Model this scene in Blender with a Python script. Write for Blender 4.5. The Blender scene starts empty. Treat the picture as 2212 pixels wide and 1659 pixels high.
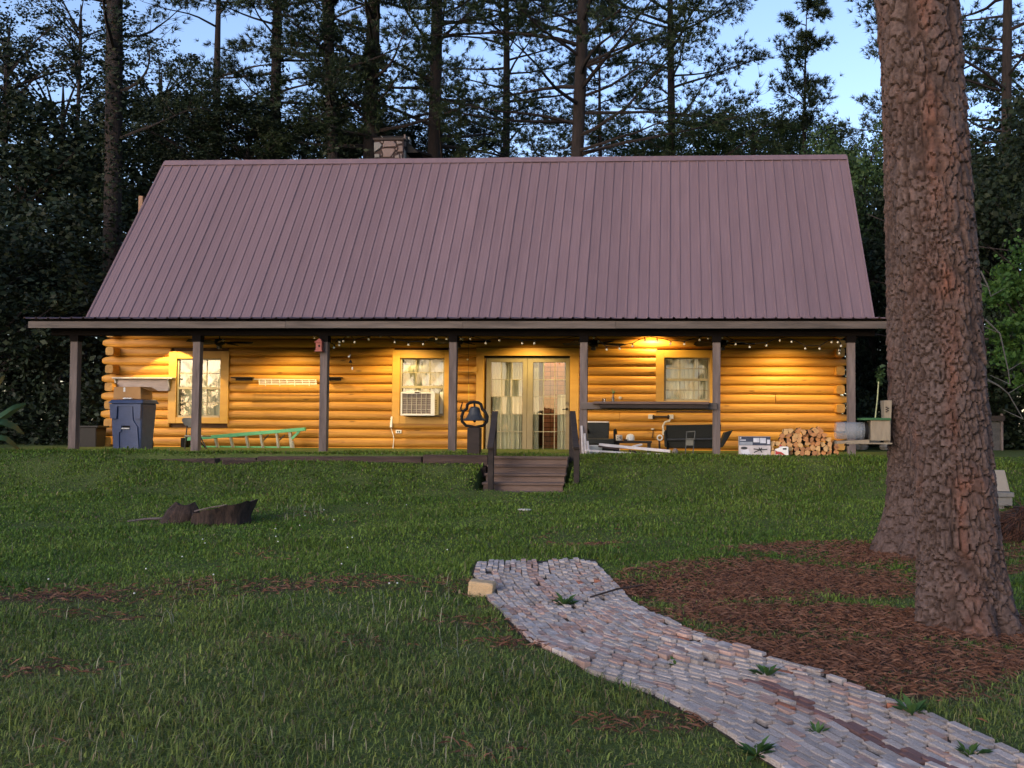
import bpy, math, random
import numpy as np
from mathutils import Vector, Matrix
R = math.radians
random.seed(7); RNG = np.random.default_rng(11)
SC = bpy.context.scene
COL = SC.collection

# ---------------------------------------------------------------- camera
# solved from the porch posts, roof edges, ribs and door; pixels are those of a 2212 x 1659 view of the photograph
FPX, PPX, PPY = 2216.0, 1327.5, 829.5
YAW, PITCH, ROLL = 0.0554, 0.0405, 0.0058
CAM = np.array([11.314, -18.885, 0.527])
_fw = np.array([-math.sin(YAW)*math.cos(PITCH), math.cos(YAW)*math.cos(PITCH), math.sin(PITCH)])
_rt = np.array([math.cos(YAW), math.sin(YAW), 0.0]); _up = np.cross(_rt, _fw)
_r2 = math.cos(ROLL)*_rt + math.sin(ROLL)*_up; _u2 = -math.sin(ROLL)*_rt + math.cos(ROLL)*_up
cd = bpy.data.cameras.new('camera'); cam = bpy.data.objects.new('camera', cd); COL.objects.link(cam)
cam.matrix_world = Matrix(((_r2[0], _u2[0], -_fw[0], CAM[0]), (_r2[1], _u2[1], -_fw[1], CAM[1]),
                           (_r2[2], _u2[2], -_fw[2], CAM[2]), (0, 0, 0, 1)))
cd.sensor_width = 36.0; cd.lens = 36.0*FPX/2212.0
cd.shift_x = (1106.0-PPX)/2212.0; cd.shift_y = 0.0
cd.clip_start = 0.05; cd.clip_end = 2000
SC.camera = cam

# ---------------------------------------------------------------- world, sun, exposure
SUN_EL, SUN_AZ = R(11.0), R(-150.0)          # low sun behind the camera, to its left
wd = bpy.data.worlds.new('World'); SC.world = wd; wd.use_nodes = True
wn = wd.node_tree.nodes; wl_ = wd.node_tree.links
bg = wn['Background']; sky = wn.new('ShaderNodeTexSky'); sky.sky_type = 'NISHITA'; sky.sun_disc = False
sky.sun_elevation = SUN_EL; sky.sun_rotation = math.pi + R(30); sky.altitude = 100
sky.air_density = 1.0; sky.dust_density = 0.8; sky.ozone_density = 2.0
hz = wn.new('ShaderNodeMix'); hz.data_type = 'RGBA'; hz.blend_type = 'MULTIPLY'; hz.inputs[0].default_value = 1.0; hz.inputs[7].default_value = (1.0, 0.915, 1.03, 1)   # white balance of the whole sky
wl_.new(sky.outputs[0], hz.inputs[6]); wl_.new(hz.outputs[2], bg.inputs['Color']); bg.inputs['Strength'].default_value = 0.115
sl = bpy.data.lights.new('sun', 'SUN'); sl.energy = 0.60; sl.angle = R(40); sl.color = (1.0, 0.86, 0.68)
so = bpy.data.objects.new('sun', sl); COL.objects.link(so)
_sd = Vector((-math.sin(R(30))*math.cos(R(16)), -math.cos(R(30))*math.cos(R(16)), math.sin(R(16))))
so.rotation_euler = _sd.to_track_quat('Z', 'Y').to_euler(); so.location = (0, -30, 20)
SC.view_settings.view_transform = 'Standard'; SC.view_settings.look = 'None'
SC.view_settings.exposure = 1.68; SC.view_settings.gamma = 1.0
SC.cycles.max_bounces = 6; SC.cycles.transparent_max_bounces = 12
SC.cycles.sample_clamp_indirect = 4.0
SC.cycles.use_denoising = True

# ---------------------------------------------------------------- pixels to places
def ray(u, v):
    a = (u-PPX)/FPX; b = (PPY-v)/FPX
    return _fw + a*_r2 + b*_u2
def wp(u, v, Y):                       # where the line of sight meets the plane y = Y
    d = ray(u, v); t = (Y-CAM[1])/d[1]
    return CAM + d*t
def at(u, v, dist):                    # a point at a given depth
    return CAM + ray(u, v)*dist
def sm(a, b, x):
    t = np.clip((np.asarray(x, float)-a)/(b-a), 0, 1); return t*t*(3-2*t)
def zg(x, y):                          # the lie of the land
    x = np.asarray(x, float); y = np.asarray(y, float)
    low = -0.55-0.035*np.clip(-2.2-y, 0, 22)
    right = low + (0-low)*sm(-3.0, -0.35, y)
    left = np.where(y > -1.22, 0.0, 0) + low*0
    left = low + (-0.14-low)*sm(-3.4, -1.42, y) + 0.14*sm(-1.26, -1.16, y)
    farleft = low + (-low)*sm(-2.9, -1.0, y)
    wl = sm(9.6, 7.6, x) if False else 1-sm(7.4, 9.4, x)
    wf = 1-sm(0.2, 3.2, x)
    z = right*(1-wl) + wl*(left*(1-wf) + farleft*wf)
    z = z - 0.0*y
    und = 0.018*np.sin(1.7*x+0.6*y)+0.014*np.sin(0.8*x-1.9*y+1)+0.008*np.sin(4.1*x+3.3*y)+0.010*np.sin(2.9*y-3.7*x+2)
    z = z + und*(1-sm(-2.2, -1.0, y)) + und*0.6*sm(11, 16, y)
    stp = (x > 8.17) & (x < 9.60) & (y > -2.75) & (y < -1.1); z = np.where(stp, np.minimum(z, -0.60+0.0*y), z)
    return z
def gp(u, v):                          # where the line of sight meets the ground
    d = ray(u, v); t = 3.0
    for _ in range(60):
        p = CAM+d*t; h = p[2]-float(zg(p[0], p[1]))
        t += h/max(1e-3, -d[2]+0.04)*0.8
    return CAM+d*t

# ---------------------------------------------------------------- materials
def mat(name, c1, c2=None, scale=8.0, rough=0.7, bump=0.0, stretch=(1, 1, 1), metallic=0.0, objvar=0.0, detail=5.0,
        bscale=None, contrast=(0.3, 0.7), spec=0.4, island=0.0, extra=None):
    m = bpy.data.materials.new(name); m.use_nodes = True
    nt = m.node_tree; N = nt.nodes; L = nt.links; b = N['Principled BSDF']
    c2 = c2 or tuple(x*0.7 for x in c1)
    tc = N.new('ShaderNodeTexCoord'); oi = N.new('ShaderNodeObjectInfo')
    mp = N.new('ShaderNodeVectorMath'); mp.operation = 'MULTIPLY'; mp.inputs[1].default_value = stretch
    L.new(tc.outputs['Object'], mp.inputs[0])
    off = N.new('ShaderNodeVectorMath'); off.operation = 'MULTIPLY_ADD'
    off.inputs[1].default_value = (37.0, 91.0, 53.0)
    L.new(oi.outputs['Random'], off.inputs[0]); L.new(mp.outputs[0], off.inputs[2])
    nz = N.new('ShaderNodeTexNoise'); nz.inputs['Scale'].default_value = scale; nz.inputs['Detail'].default_value = detail
    nz.inputs['Roughness'].default_value = 0.62
    L.new(off.outputs[0], nz.inputs['Vector'])
    rp = N.new('ShaderNodeValToRGB'); rp.color_ramp.elements[0].position = contrast[0]; rp.color_ramp.elements[1].position = contrast[1]
    rp.color_ramp.elements[0].color = (*c1, 1); rp.color_ramp.elements[1].color = (*c2, 1)
    L.new(nz.outputs['Fac'], rp.inputs['Fac'])
    src = rp.outputs['Color']
    if objvar or island:
        mu = N.new('ShaderNodeMapRange'); mu.inputs['To Min'].default_value = 1-(objvar or island); mu.inputs['To Max'].default_value = 1+(objvar or island)
        if island:
            ge = N.new('ShaderNodeNewGeometry'); L.new(ge.outputs['Random Per Island'], mu.inputs['Value'])
        else:
            L.new(oi.outputs['Random'], mu.inputs['Value'])
        vm = N.new('ShaderNodeVectorMath'); vm.operation = 'SCALE'
        L.new(src, vm.inputs[0]); L.new(mu.outputs[0], vm.inputs['Scale']); src = vm.outputs[0]
    L.new(src, b.inputs['Base Color'])
    b.inputs['Roughness'].default_value = rough; b.inputs['Metallic'].default_value = metallic
    b.inputs['Specular IOR Level'].default_value = spec
    if bump:
        n2 = N.new('ShaderNodeTexNoise'); n2.inputs['Scale'].default_value = bscale or scale*2.5; n2.inputs['Detail'].default_value = 4
        L.new(off.outputs[0], n2.inputs['Vector'])
        bp = N.new('ShaderNodeBump'); bp.inputs['Strength'].default_value = bump; bp.inputs['Distance'].default_value = 0.02
        L.new(n2.outputs['Fac'], bp.inputs['Height']); L.new(bp.outputs['Normal'], b.inputs['Normal'])
    if extra: extra(nt, b)
    return m

def leafmat(name, c1, c2, trans=0.25):
    m = bpy.data.materials.new(name); m.use_nodes = True
    nt = m.node_tree; N = nt.nodes; L = nt.links; b = N['Principled BSDF']
    ge = N.new('ShaderNodeNewGeometry'); rp = N.new('ShaderNodeValToRGB')
    rp.color_ramp.elements[0].color = (*c1, 1); rp.color_ramp.elements[1].color = (*c2, 1)
    L.new(ge.outputs['Random Per Island'], rp.inputs['Fac']); L.new(rp.outputs[0], b.inputs['Base Color'])
    b.inputs['Roughness'].default_value = 0.6; b.inputs['Specular IOR Level'].default_value = 0.25
    if trans:
        t = N.new('ShaderNodeBsdfTranslucent'); L.new(rp.outputs[0], t.inputs['Color'])
        mx = N.new('ShaderNodeMixShader'); mx.inputs[0].default_value = trans
        L.new(b.outputs[0], mx.inputs[1]); L.new(t.outputs[0], mx.inputs[2]); L.new(mx.outputs[0], N['Material Output'].inputs['Surface'])
    return m

def glassmat(name, tint, wob, bscale, fm=0.9, fa=0.0):
    m = bpy.data.materials.new(name); m.use_nodes = True
    nt = m.node_tree; N = nt.nodes; L = nt.links; N.remove(N['Principled BSDF'])
    tr = N.new('ShaderNodeBsdfTransparent'); tr.inputs[0].default_value = (*tint, 1)
    gl = N.new('ShaderNodeBsdfGlossy'); gl.inputs['Roughness'].default_value = 0.02
    fr = N.new('ShaderNodeFresnel'); fr.inputs['IOR'].default_value = 1.6
    ad = N.new('ShaderNodeMath'); ad.operation = 'MULTIPLY_ADD'; ad.inputs[1].default_value = fm; ad.inputs[2].default_value = fa
    L.new(fr.outputs[0], ad.inputs[0])
    mx = N.new('ShaderNodeMixShader'); L.new(ad.outputs[0], mx.inputs[0]); L.new(tr.outputs[0], mx.inputs[1]); L.new(gl.outputs[0], mx.inputs[2])
    L.new(mx.outputs[0], N['Material Output'].inputs['Surface'])
    if wob:
        tc = N.new('ShaderNodeTexCoord'); nz = N.new('ShaderNodeTexNoise'); nz.inputs['Scale'].default_value = bscale; nz.inputs['Detail'].default_value = 1
        L.new(tc.outputs['Object'], nz.inputs['Vector'])
        bp = N.new('ShaderNodeBump'); bp.inputs['Strength'].default_value = wob; bp.inputs['Distance'].default_value = 0.05
        L.new(nz.outputs['Fac'], bp.inputs['Height']); L.new(bp.outputs[0], gl.inputs['Normal'])
    return m

def emit(name, col, s):
    m = bpy.data.materials.new(name); m.use_nodes = True
    b = m.node_tree.nodes['Principled BSDF']; b.inputs['Base Color'].default_value = (*col, 1)
    b.inputs['Emission Color'].default_value = (*col, 1); b.inputs['Emission Strength'].default_value = s
    return m

def knots(nt, b):                       # dark knots and short checks scattered along a log
    N = nt.nodes; L = nt.links; tc = N.new('ShaderNodeTexCoord'); oi = N.new('ShaderNodeObjectInfo')
    mp = N.new('ShaderNodeVectorMath'); mp.operation = 'MULTIPLY'; mp.inputs[1].default_value = (1.1, 4.0, 4.0); L.new(tc.outputs['Object'], mp.inputs[0])
    ad = N.new('ShaderNodeVectorMath'); ad.operation = 'MULTIPLY_ADD'; ad.inputs[1].default_value = (17, 29, 41); L.new(oi.outputs['Random'], ad.inputs[0]); L.new(mp.outputs[0], ad.inputs[2])
    vo = N.new('ShaderNodeTexVoronoi'); vo.inputs['Scale'].default_value = 1.3; L.new(ad.outputs[0], vo.inputs['Vector'])
    mr = N.new('ShaderNodeMapRange'); mr.inputs['From Min'].default_value = 0.05; mr.inputs['From Max'].default_value = 0.13; mr.inputs['To Min'].default_value = 0.45; mr.inputs['To Max'].default_value = 1.0; L.new(vo.outputs['Distance'], mr.inputs[0])
    src = b.inputs['Base Color'].links[0].from_socket; vm = N.new('ShaderNodeVectorMath'); vm.operation = 'SCALE'; L.new(src, vm.inputs[0]); L.new(mr.outputs[0], vm.inputs['Scale']); L.new(vm.outputs[0], b.inputs['Base Color'])
M = {}
M['log'] = mat('stained_log', (0.56, 0.265, 0.034), (0.35, 0.138, 0.017), 2.2, 0.55, 0.5, (0.35, 3.5, 6), objvar=0.17, detail=9, bscale=6, contrast=(0.36, 0.70), extra=knots)
M['logend'] = mat('log_end_grain', (0.45, 0.24, 0.06), (0.30, 0.15, 0.035), 14, 0.7, 0.3, (1, 1, 1), objvar=0.2)
M['casing'] = mat('stained_board', (0.54, 0.29, 0.045), (0.47, 0.235, 0.032), 3, 0.5, 0.15, (0.6, 3, 3), objvar=0.1)
M['chink'] = mat('dark_chinking', (0.10, 0.05, 0.02), (0.06, 0.03, 0.012), 9, 0.9)
M['grey_wood'] = mat('weathered_grey_wood', (0.170, 0.132, 0.118), (0.066, 0.049, 0.043), 2.2, 0.85, 0.5, (5, 5, 0.7), objvar=0.15, detail=9, bscale=7, contrast=(0.32, 0.75))
M['grey_beam'] = mat('weathered_grey_beam', (0.155, 0.125, 0.108), (0.048, 0.038, 0.032), 1.4, 0.85, 0.5, (0.6, 5, 6), objvar=0.15, detail=9, bscale=6, contrast=(0.32, 0.78))
M['dark_wood'] = mat('dark_weathered_wood', (0.040, 0.028, 0.023), (0.016, 0.011, 0.009), 2.0, 0.85, 0.5, (0.8, 5, 5), objvar=0.2, detail=8)
M['tie_wood'] = mat('old_brown_timber', (0.075, 0.046, 0.036), (0.028, 0.017, 0.014), 1.8, 0.9, 0.7, (0.7, 5, 6), objvar=0.25, detail=9, bscale=6)
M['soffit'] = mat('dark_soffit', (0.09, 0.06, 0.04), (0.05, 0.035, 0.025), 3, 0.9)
M['roof'] = mat('weathered_red_metal', (0.180, 0.120, 0.130), (0.140, 0.092, 0.101), 1.6, 0.55, 0.12, (4, 0.35, 0.35), objvar=0.07, detail=9, spec=0.35, contrast=(0.3, 0.75))
M['door_frame'] = mat('olive_painted_metal', (0.235, 0.19, 0.105), (0.19, 0.15, 0.08), 5, 0.5)
M['window_frame'] = mat('putty_vinyl', (0.36, 0.31, 0.19), (0.30, 0.25, 0.15), 6, 0.5)
M['glass'] = glassmat('window_glass', (0.93, 0.95, 0.9), 0.02, 3.0)
M['clear'] = glassmat('clear_plastic', (0.90, 0.92, 0.93), 0.0, 5.0, 0.9, 0.0)
def hazy(name):
    m = bpy.data.materials.new(name); m.use_nodes = True; N = m.node_tree.nodes; L = m.node_tree.links; b = N['Principled BSDF']
    b.inputs['Base Color'].default_value = (.36, .38, .40, 1); b.inputs['Roughness'].default_value = .18; t = N.new('ShaderNodeBsdfTransparent'); x = N.new('ShaderNodeMixShader'); x.inputs[0].default_value = .27
    L.new(t.outputs[0], x.inputs[1]); L.new(b.outputs[0], x.inputs[2]); L.new(x.outputs[0], N['Material Output'].inputs['Surface']); return m
M['jar'] = hazy('clear_jar_haze')  # grey haze in the mix stands in for the jar's reflections
M['curtain'] = mat('cream_curtain', (0.80, 0.74, 0.60), (0.66, 0.60, 0.48), 5, 0.9, 0.2, (4, 1, 0.4))
M['room'] = mat('room_plaster', (0.30, 0.17, 0.08), (0.18, 0.10, 0.05), 3, 0.9, 0.0, (1, 1, 6))
M['white'] = mat('white_plastic', (0.80, 0.78, 0.72), (0.72, 0.70, 0.64), 12, 0.45)
M['pale'] = mat('pale_paint', (0.66, 0.60, 0.50), (0.48, 0.42, 0.35), 7, 0.7, 0.3)
M['blue'] = mat('blue_bin_plastic', (0.060, 0.085, 0.17), (0.040, 0.060, 0.125), 9, 0.5, 0.1)
M['black'] = mat('black_metal', (0.010, 0.010, 0.010), (0.016, 0.015, 0.015), 12, 0.75, 0.1, spec=0.12)
M['iron'] = mat('grey_cast_iron', (0.055, 0.058, 0.060), (0.030, 0.032, 0.034), 14, 0.55, 0.3, metallic=0.3)
M['wicker'] = mat('dark_wicker', (0.020, 0.022, 0.018), (0.010, 0.011, 0.009), 30, 0.6, 0.6, (1, 1, 3))
M['step_wood'] = mat('worn_step_wood', (0.17, 0.115, 0.090), (0.070, 0.045, 0.036), 1.8, 0.9, 0.6, (0.7, 5, 6), objvar=0.2, detail=9, bscale=6)
M['bark_brown'] = mat('brown_stub', (0.060, 0.036, 0.026), (0.008, 0.005, 0.004), 6, 0.95, 0.9, (3, 3, 0.6), bscale=10)
M['card'] = mat('cardboard', (0.46, 0.25, 0.10), (0.40, 0.21, 0.08), 6, 0.85)
M['pitch'] = mat('black_beam_and_shade', (0.010, 0.008, 0.007), (0.006, 0.005, 0.005), 4, 1.0, 0.3, (1, 5, 5), spec=0.03)  # near-black beam; the same black paints the shade on the post tops
# ---------------------------------------------------------------- building helpers
def woff(o):
    v = Vector((0, 0, 0))
    while o is not None: v = v + o.location; o = o.parent
    return v
def link(o, parent=None):
    COL.objects.link(o)
    if parent is not None: o.parent = parent
    return o
def tag(o, label=None, cat=None, group=None, kind=None):
    if label: o['label'] = label
    if cat: o['category'] = cat
    if group: o['group'] = group
    if kind: o['kind'] = kind
    return o
def root(name, loc, label, cat, group=None):
    o = bpy.data.objects.new(name, None); o.location = Vector([float(c) for c in loc]); o.empty_display_size = 0.1
    return tag(link(o), label, cat, group)
class MB:
    def __init__(s): s.v = []; s.f = []; s.smooth = False
    def add(s, vs, fs):
        n = len(s.v); s.v += [tuple(float(c) for c in p) for p in vs]; s.f += [tuple(i+n for i in f) for f in fs]; return s
    def box(s, x0, x1, y0, y1, z0, z1):
        return s.hexa([(x0, y0, z0), (x1, y0, z0), (x1, y1, z0), (x0, y1, z0), (x0, y0, z1), (x1, y0, z1), (x1, y1, z1), (x0, y1, z1)])
    def hexa(s, p): return s.add(p, [(3, 2, 1, 0), (4, 5, 6, 7), (0, 1, 5, 4), (1, 2, 6, 5), (2, 3, 7, 6), (3, 0, 4, 7)])
    def bar(s, a, b, w, h=None, upv=(0, 0, 1)):            # a rectangular bar from a to b
        h = h or w; a = np.array(a, float); b = np.array(b, float); d = (b-a)/np.linalg.norm(b-a)
        u = np.cross(d, upv)
        if np.linalg.norm(u) < 1e-4: u = np.cross(d, (0, 1, 0))
        u /= np.linalg.norm(u); w_ = np.cross(u, d)
        q = [(-1, -1), (1, -1), (1, 1), (-1, 1)]
        return s.hexa([a+u*w/2*i+w_*h/2*j for i, j in q]+[b+u*w/2*i+w_*h/2*j for i, j in q])
    def tube(s, pts, rad, n=8, closed=False):
        pts = [np.array(p, float) for p in pts]; m = len(pts)
        rad = list(rad) if hasattr(rad, '__len__') else [rad]*m
        vs = []; prev = None
        for i, p in enumerate(pts):
            if closed: d = pts[(i+1) % m]-pts[i-1]
            else: d = pts[min(i+1, m-1)]-pts[max(i-1, 0)]
            d = d/(np.linalg.norm(d)+1e-9)
            if prev is None:
                u = np.cross(d, (0, 0, 1)); 
                if np.linalg.norm(u) < 0.05: u = np.cross(d, (1, 0, 0))
            else: u = prev-d*np.dot(prev, d)
            u /= np.linalg.norm(u)+1e-9; prev = u; w = np.cross(d, u)
            for k in range(n):
                a = 2*math.pi*k/n; vs.append(p+rad[i]*(math.cos(a)*u+math.sin(a)*w))
        fs = []
        for i in range(m if closed else m-1):
            j = (i+1) % m
            for k in range(n): fs.append((i*n+k, i*n+(k+1) % n, j*n+(k+1) % n, j*n+k))
        if not closed: fs += [tuple(range(n-1, -1, -1)), tuple((m-1)*n+k for k in range(n))]
        s.smooth = True
        return s.add(vs, fs)
    def lathe(s, prof, c=(0, 0, 0), n=20, axis='z', a0=0, a1=2*math.pi):
        full = abs(a1-a0-2*math.pi) < 1e-6; k_ = n if full else n+1; vs = []
        for r, h in prof:
            for k in range(k_):
                a = a0+(a1-a0)*k/n; x, y = r*math.cos(a), r*math.sin(a)
                vs.append({'z': (c[0]+x, c[1]+y, c[2]+h), 'y': (c[0]+x, c[1]+h, c[2]+y), 'x': (c[0]+h, c[1]+x, c[2]+y)}[axis])
        fs = []
        for i in range(len(prof)-1):
            for k in range(n):
                fs.append((i*k_+k, i*k_+(k+1) % k_, (i+1)*k_+(k+1) % k_, (i+1)*k_+k))
        s.smooth = True
        return s.add(vs, fs)
    def prism(s, poly, y0, y1, axis='y'):                   # a polygon in x,z pushed along y
        n = len(poly); P = (lambda a, b, y: (a, y, b)) if axis == 'y' else ((lambda a, b, y: (y, a, b)) if axis == 'x' else (lambda a, b, y: (a, b, y)))
        vs = [P(a, b, y0) for a, b in poly]+[P(a, b, y1) for a, b in poly]
        fs = [tuple(range(n)), tuple(range(2*n-1, n-1, -1))]+[(i, i+n, (i+1) % n+n, (i+1) % n) for i in range(n)]
        return s.add(vs, fs)
    def build(s, name, m, parent=None, world=True, bevel=0.0):
        v = np.array(s.v, float)
        if parent is not None and world: v = v-np.array(woff(parent))
        o = npobj(name, v, s.f, m, parent, s.smooth)
        if bevel:
            b = o.modifiers.new('b', 'BEVEL'); b.width = bevel; b.segments = 2; b.limit_method = 'ANGLE'; b.angle_limit = R(40)
        return o
def npobj(name, v, f, m, parent=None, smooth=False):
    me = bpy.data.meshes.new(name); v = np.ascontiguousarray(v, dtype=np.float32)
    if isinstance(f, np.ndarray):
        k = f.shape[1]; me.vertices.add(len(v)); me.vertices.foreach_set('co', v.ravel())
        me.loops.add(f.size); me.loops.foreach_set('vertex_index', np.ascontiguousarray(f, dtype=np.int32).ravel())
        me.polygons.add(len(f)); me.polygons.foreach_set('loop_start', np.arange(0, f.size, k, dtype=np.int32))
        me.update(calc_edges=True)
    else:
        me.from_pydata(v.tolist(), [], f); me.update()
        import bmesh
        if len(f) < 20000:
            bm = bmesh.new(); bm.from_mesh(me); bmesh.ops.recalc_face_normals(bm, faces=bm.faces[:])
            bm.to_mesh(me); bm.free()
    if smooth:
        me.polygons.foreach_set('use_smooth', np.ones(len(me.polygons), dtype=bool))
        try: me.set_sharp_from_angle(angle=R(38))
        except Exception: pass
    if m is not None: me.materials.append(m)
    return link(bpy.data.objects.new(name, me), parent)
def dup(o, name=None, parent=None):
    c = o.copy(); COL.objects.link(c); c.parent = parent
    if name: c.name = name
    for ch in list(o.children): dup(ch, None, c)
    return c
def Zp(x, y, x0, y0, s):               # pixel of a zoomed crop -> pixel of the 2212-wide view
    return ((x0+x/s)/1.736, (y0+y/s)/1.736)

# ---------------------------------------------------------------- ground
def noise2(x, y, s, seed=0):           # smooth value noise on arrays
    x = np.asarray(x)*s; y = np.asarray(y)*s; xi = np.floor(x).astype(int); yi = np.floor(y).astype(int); fx = x-xi; fy = y-yi
    fx = fx*fx*(3-2*fx); fy = fy*fy*(3-2*fy)
    def h(a, b):
        n = (a*374761393+b*668265263+seed*974711) & 0x7fffffff; n = ((n ^ (n >> 13))*1274126177) & 0x7fffffff
        return ((n ^ (n >> 16)) & 0xffff)/65535.0
    return (h(xi, yi)*(1-fx)+h(xi+1, yi)*fx)*(1-fy)+(h(xi, yi+1)*(1-fx)+h(xi+1, yi+1)*fx)*fy

PINE_A = gp(2083, 1352); PINE_B = gp(1985, 1192)
BAND = [gp(u, v) for u, v in ((-60, 1292), (200, 1290), (500, 1272), (800, 1262), (1030, 1265))]
def straw(x, y):                        # 0 lawn .. 1 bare needles and earth
    x = np.asarray(x, float); y = np.asarray(y, float)
    n = noise2(x, y, 1.1, 3)*0.4+noise2(x, y, 3.1, 4)*0.35+noise2(x, y, 8.5, 5)*0.25; n = np.clip((n-.5)*1.9+.5, 0, 1)
    f = np.zeros_like(x)
    def blob(c, rx, ry, k=1.0, rot=0.0):
        dx = x-c[0]; dy = y-c[1]; a = dx*math.cos(rot)+dy*math.sin(rot); b = -dx*math.sin(rot)+dy*math.cos(rot)
        return k*np.clip(1.45-.82*np.sqrt((a/rx)**2+(b/ry)**2), 0, 1)
    f = np.maximum(f, blob((PINE_A[0], PINE_A[1]-.15), 1.05, 0.42, 1.2)); f = np.maximum(f, blob((PINE_B[0]-.2, PINE_B[1]-.1), 1.15, 0.50, 1.2))
    for u_, v_, rx_, ry_, k_, ro_ in ((1490, 1285, .75, .36, 1.2, -.25), (1700, 1255, .95, .60, 1.2, 0), (1620, 1330, .7, .32, 1.1, -.3), (1760, 1420, .85, .34, 1.15, -.35), (1880, 1330, .7, .30, .8, 0), (2000, 1420, 1.0, .24, 1.15, 0), (2150, 1230, .6, .3, .8, 0), (1890, 1480, .5, .16, .8, -.3)):
        f = np.maximum(f, blob(gp(u_, v_), rx_, ry_, k_, ro_))
    for p in BAND: f = np.maximum(f, blob(p, 1.1, 0.20, 0.62))
    for u, v, k in ((1150, 1320, .7), (60, 1450, .6), (760, 1390, .6), (1030, 1350, .8), (1480, 1560, .75), (1250, 1180, .45), (200, 1335, .5), (1100, 1395, .6), (2140, 1180, 1.0), (850, 1018, .6), (400, 1022, .6), (620, 1380, .5)):
        f = np.maximum(f, blob(gp(u, v), 0.42, 0.16, k*.8))
    f = f*(0.25+1.2*n) + 0.9*np.clip(noise2(x, y, 0.7, 9)*0.45+noise2(x, y, 2.4, 12)*0.35+noise2(x, y, 7, 15)*.2-0.60, 0, 1)
    return np.clip(f, 0, 1)

def soil_mat():
    m = bpy.data.materials.new('lawn_soil'); m.use_nodes = True
    nt = m.node_tree; N = nt.nodes; L = nt.links; b = N['Principled BSDF']
    at_ = N.new('ShaderNodeAttribute'); at_.attribute_name = 'straw'
    tc = N.new('ShaderNodeTexCoord')
    n1 = N.new('ShaderNodeTexNoise'); n1.inputs['Scale'].default_value = 2.3; n1.inputs['Detail'].default_value = 9; n1.inputs['Roughness'].default_value = 0.7
    n2 = N.new('ShaderNodeTexNoise'); n2.inputs['Scale'].default_value = 38; n2.inputs['Detail'].default_value = 5
    L.new(tc.outputs['Object'], n1.inputs[0]); L.new(tc.outputs['Object'], n2.inputs[0])
    def ramp(src, cols, p=(0.3, 0.7)):
        r = N.new('ShaderNodeValToRGB'); r.color_ramp.elements[0].color = (*cols[0], 1); r.color_ramp.elements[1].color = (*cols[1], 1)
        r.color_ramp.elements[0].position = p[0]; r.color_ramp.elements[1].position = p[1]; L.new(src, r.inputs[0]); return r.outputs[0]
    g = ramp(n1.outputs[0], ((0.055, 0.078, 0.020), (0.095, 0.118, 0.034))); s = ramp(n2.outputs[0], ((0.105, 0.056, 0.038), (0.045, 0.026, 0.019)))
    ad = N.new('ShaderNodeMath'); ad.operation = 'MULTIPLY_ADD'; ad.inputs[1].default_value = 0.9; L.new(n2.outputs[0], ad.inputs[0])
    L.new(at_.outputs['Fac'], ad.inputs[2])
    mr = N.new('ShaderNodeMapRange'); mr.inputs['From Min'].default_value = 0.55; mr.inputs['From Max'].default_value = 1.35; L.new(ad.outputs[0], mr.inputs[0])
    mx = N.new('ShaderNodeMix'); mx.data_type = 'RGBA'; L.new(mr.outputs[0], mx.inputs[0]); L.new(g, mx.inputs[6]); L.new(s, mx.inputs[7])
    L.new(mx.outputs[2], b.inputs['Base Color']); b.inputs['Roughness'].default_value = 0.95; b.inputs['Specular IOR Level'].default_value = 0.1
    bp = N.new('ShaderNodeBump'); bp.inputs['Strength'].default_value = 0.8; bp.inputs['Distance'].default_value = 0.03
    L.new(n2.outputs[0], bp.inputs['Height']); L.new(bp.outputs[0], b.inputs['Normal'])
    return m
def ground():
    def axis(lo, hi, step, far):
        c = list(np.arange(lo, hi+1e-6, step)); k = step
        a = [lo]; 
        while a[-1] > -far: k *= 1.35; a.append(a[-1]-k)
        k = step; b = [hi]
        while b[-1] < far: k *= 1.35; b.append(b[-1]+k)
        return np.array(a[:0:-1]+c+b[1:])
    xs = axis(-4, 20, 0.14, 700); ys = axis(-17, 3, 0.11, 700)
    X, Y = np.meshgrid(xs, ys); Zz = zg(X, Y)
    v = np.stack([X.ravel(), Y.ravel(), Zz.ravel()], 1); nx = len(xs); ny = len(ys)
    i = np.arange(nx*ny).reshape(ny, nx)
    f = np.stack([i[:-1, :-1].ravel(), i[:-1, 1:].ravel(), i[1:, 1:].ravel(), i[1:, :-1].ravel()], 1)
    o = npobj('ground', v, f, soil_mat(), None, True); tag(o, 'green lawn sloping gently up to the cabin with brown bare patches', None, None, 'structure')
    a = o.data.attributes.new('straw', 'FLOAT', 'POINT'); a.data.foreach_set('value', straw(v[:, 0], v[:, 1]).astype(np.float32))
    return o
ground()

# ---------------------------------------------------------------- brick path
_LZ = [(95, 62), (75, 110), (150, 225), (300, 375), (520, 487), (760, 575), (1020, 710), (1290, 885), (1500, 1010)]
_RZ = [(545, 52), (590, 110), (690, 222), (900, 328), (1200, 440), (1500, 520), (1850, 660), (2290, 875), (2650, 1010)]
_q = 1.0336
PL = np.array([gp(*Zp(x, y, 1700, 2050, _q)) for x, y in _LZ]); PR = np.array([gp(*Zp(x, y, 1700, 2050, _q)) for x, y in _RZ])
_mid = (PL+PR)/2; _cum = np.concatenate([[0], np.cumsum(np.linalg.norm(np.diff(_mid[:, :2], axis=0), axis=1))])
PATH_LEN = _cum[-1]
def path_at(s, t):
    l = np.array([np.interp(s, _cum, PL[:, k]) for k in (0, 1)]); r = np.array([np.interp(s, _cum, PR[:, k]) for k in (0, 1)])
    return l*(1-t)+r*t
_pp = np.array([path_at(s, t)for s in np.linspace(0, PATH_LEN, 40) for t in (0, 1)]).reshape(40, 2, 2)
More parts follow.
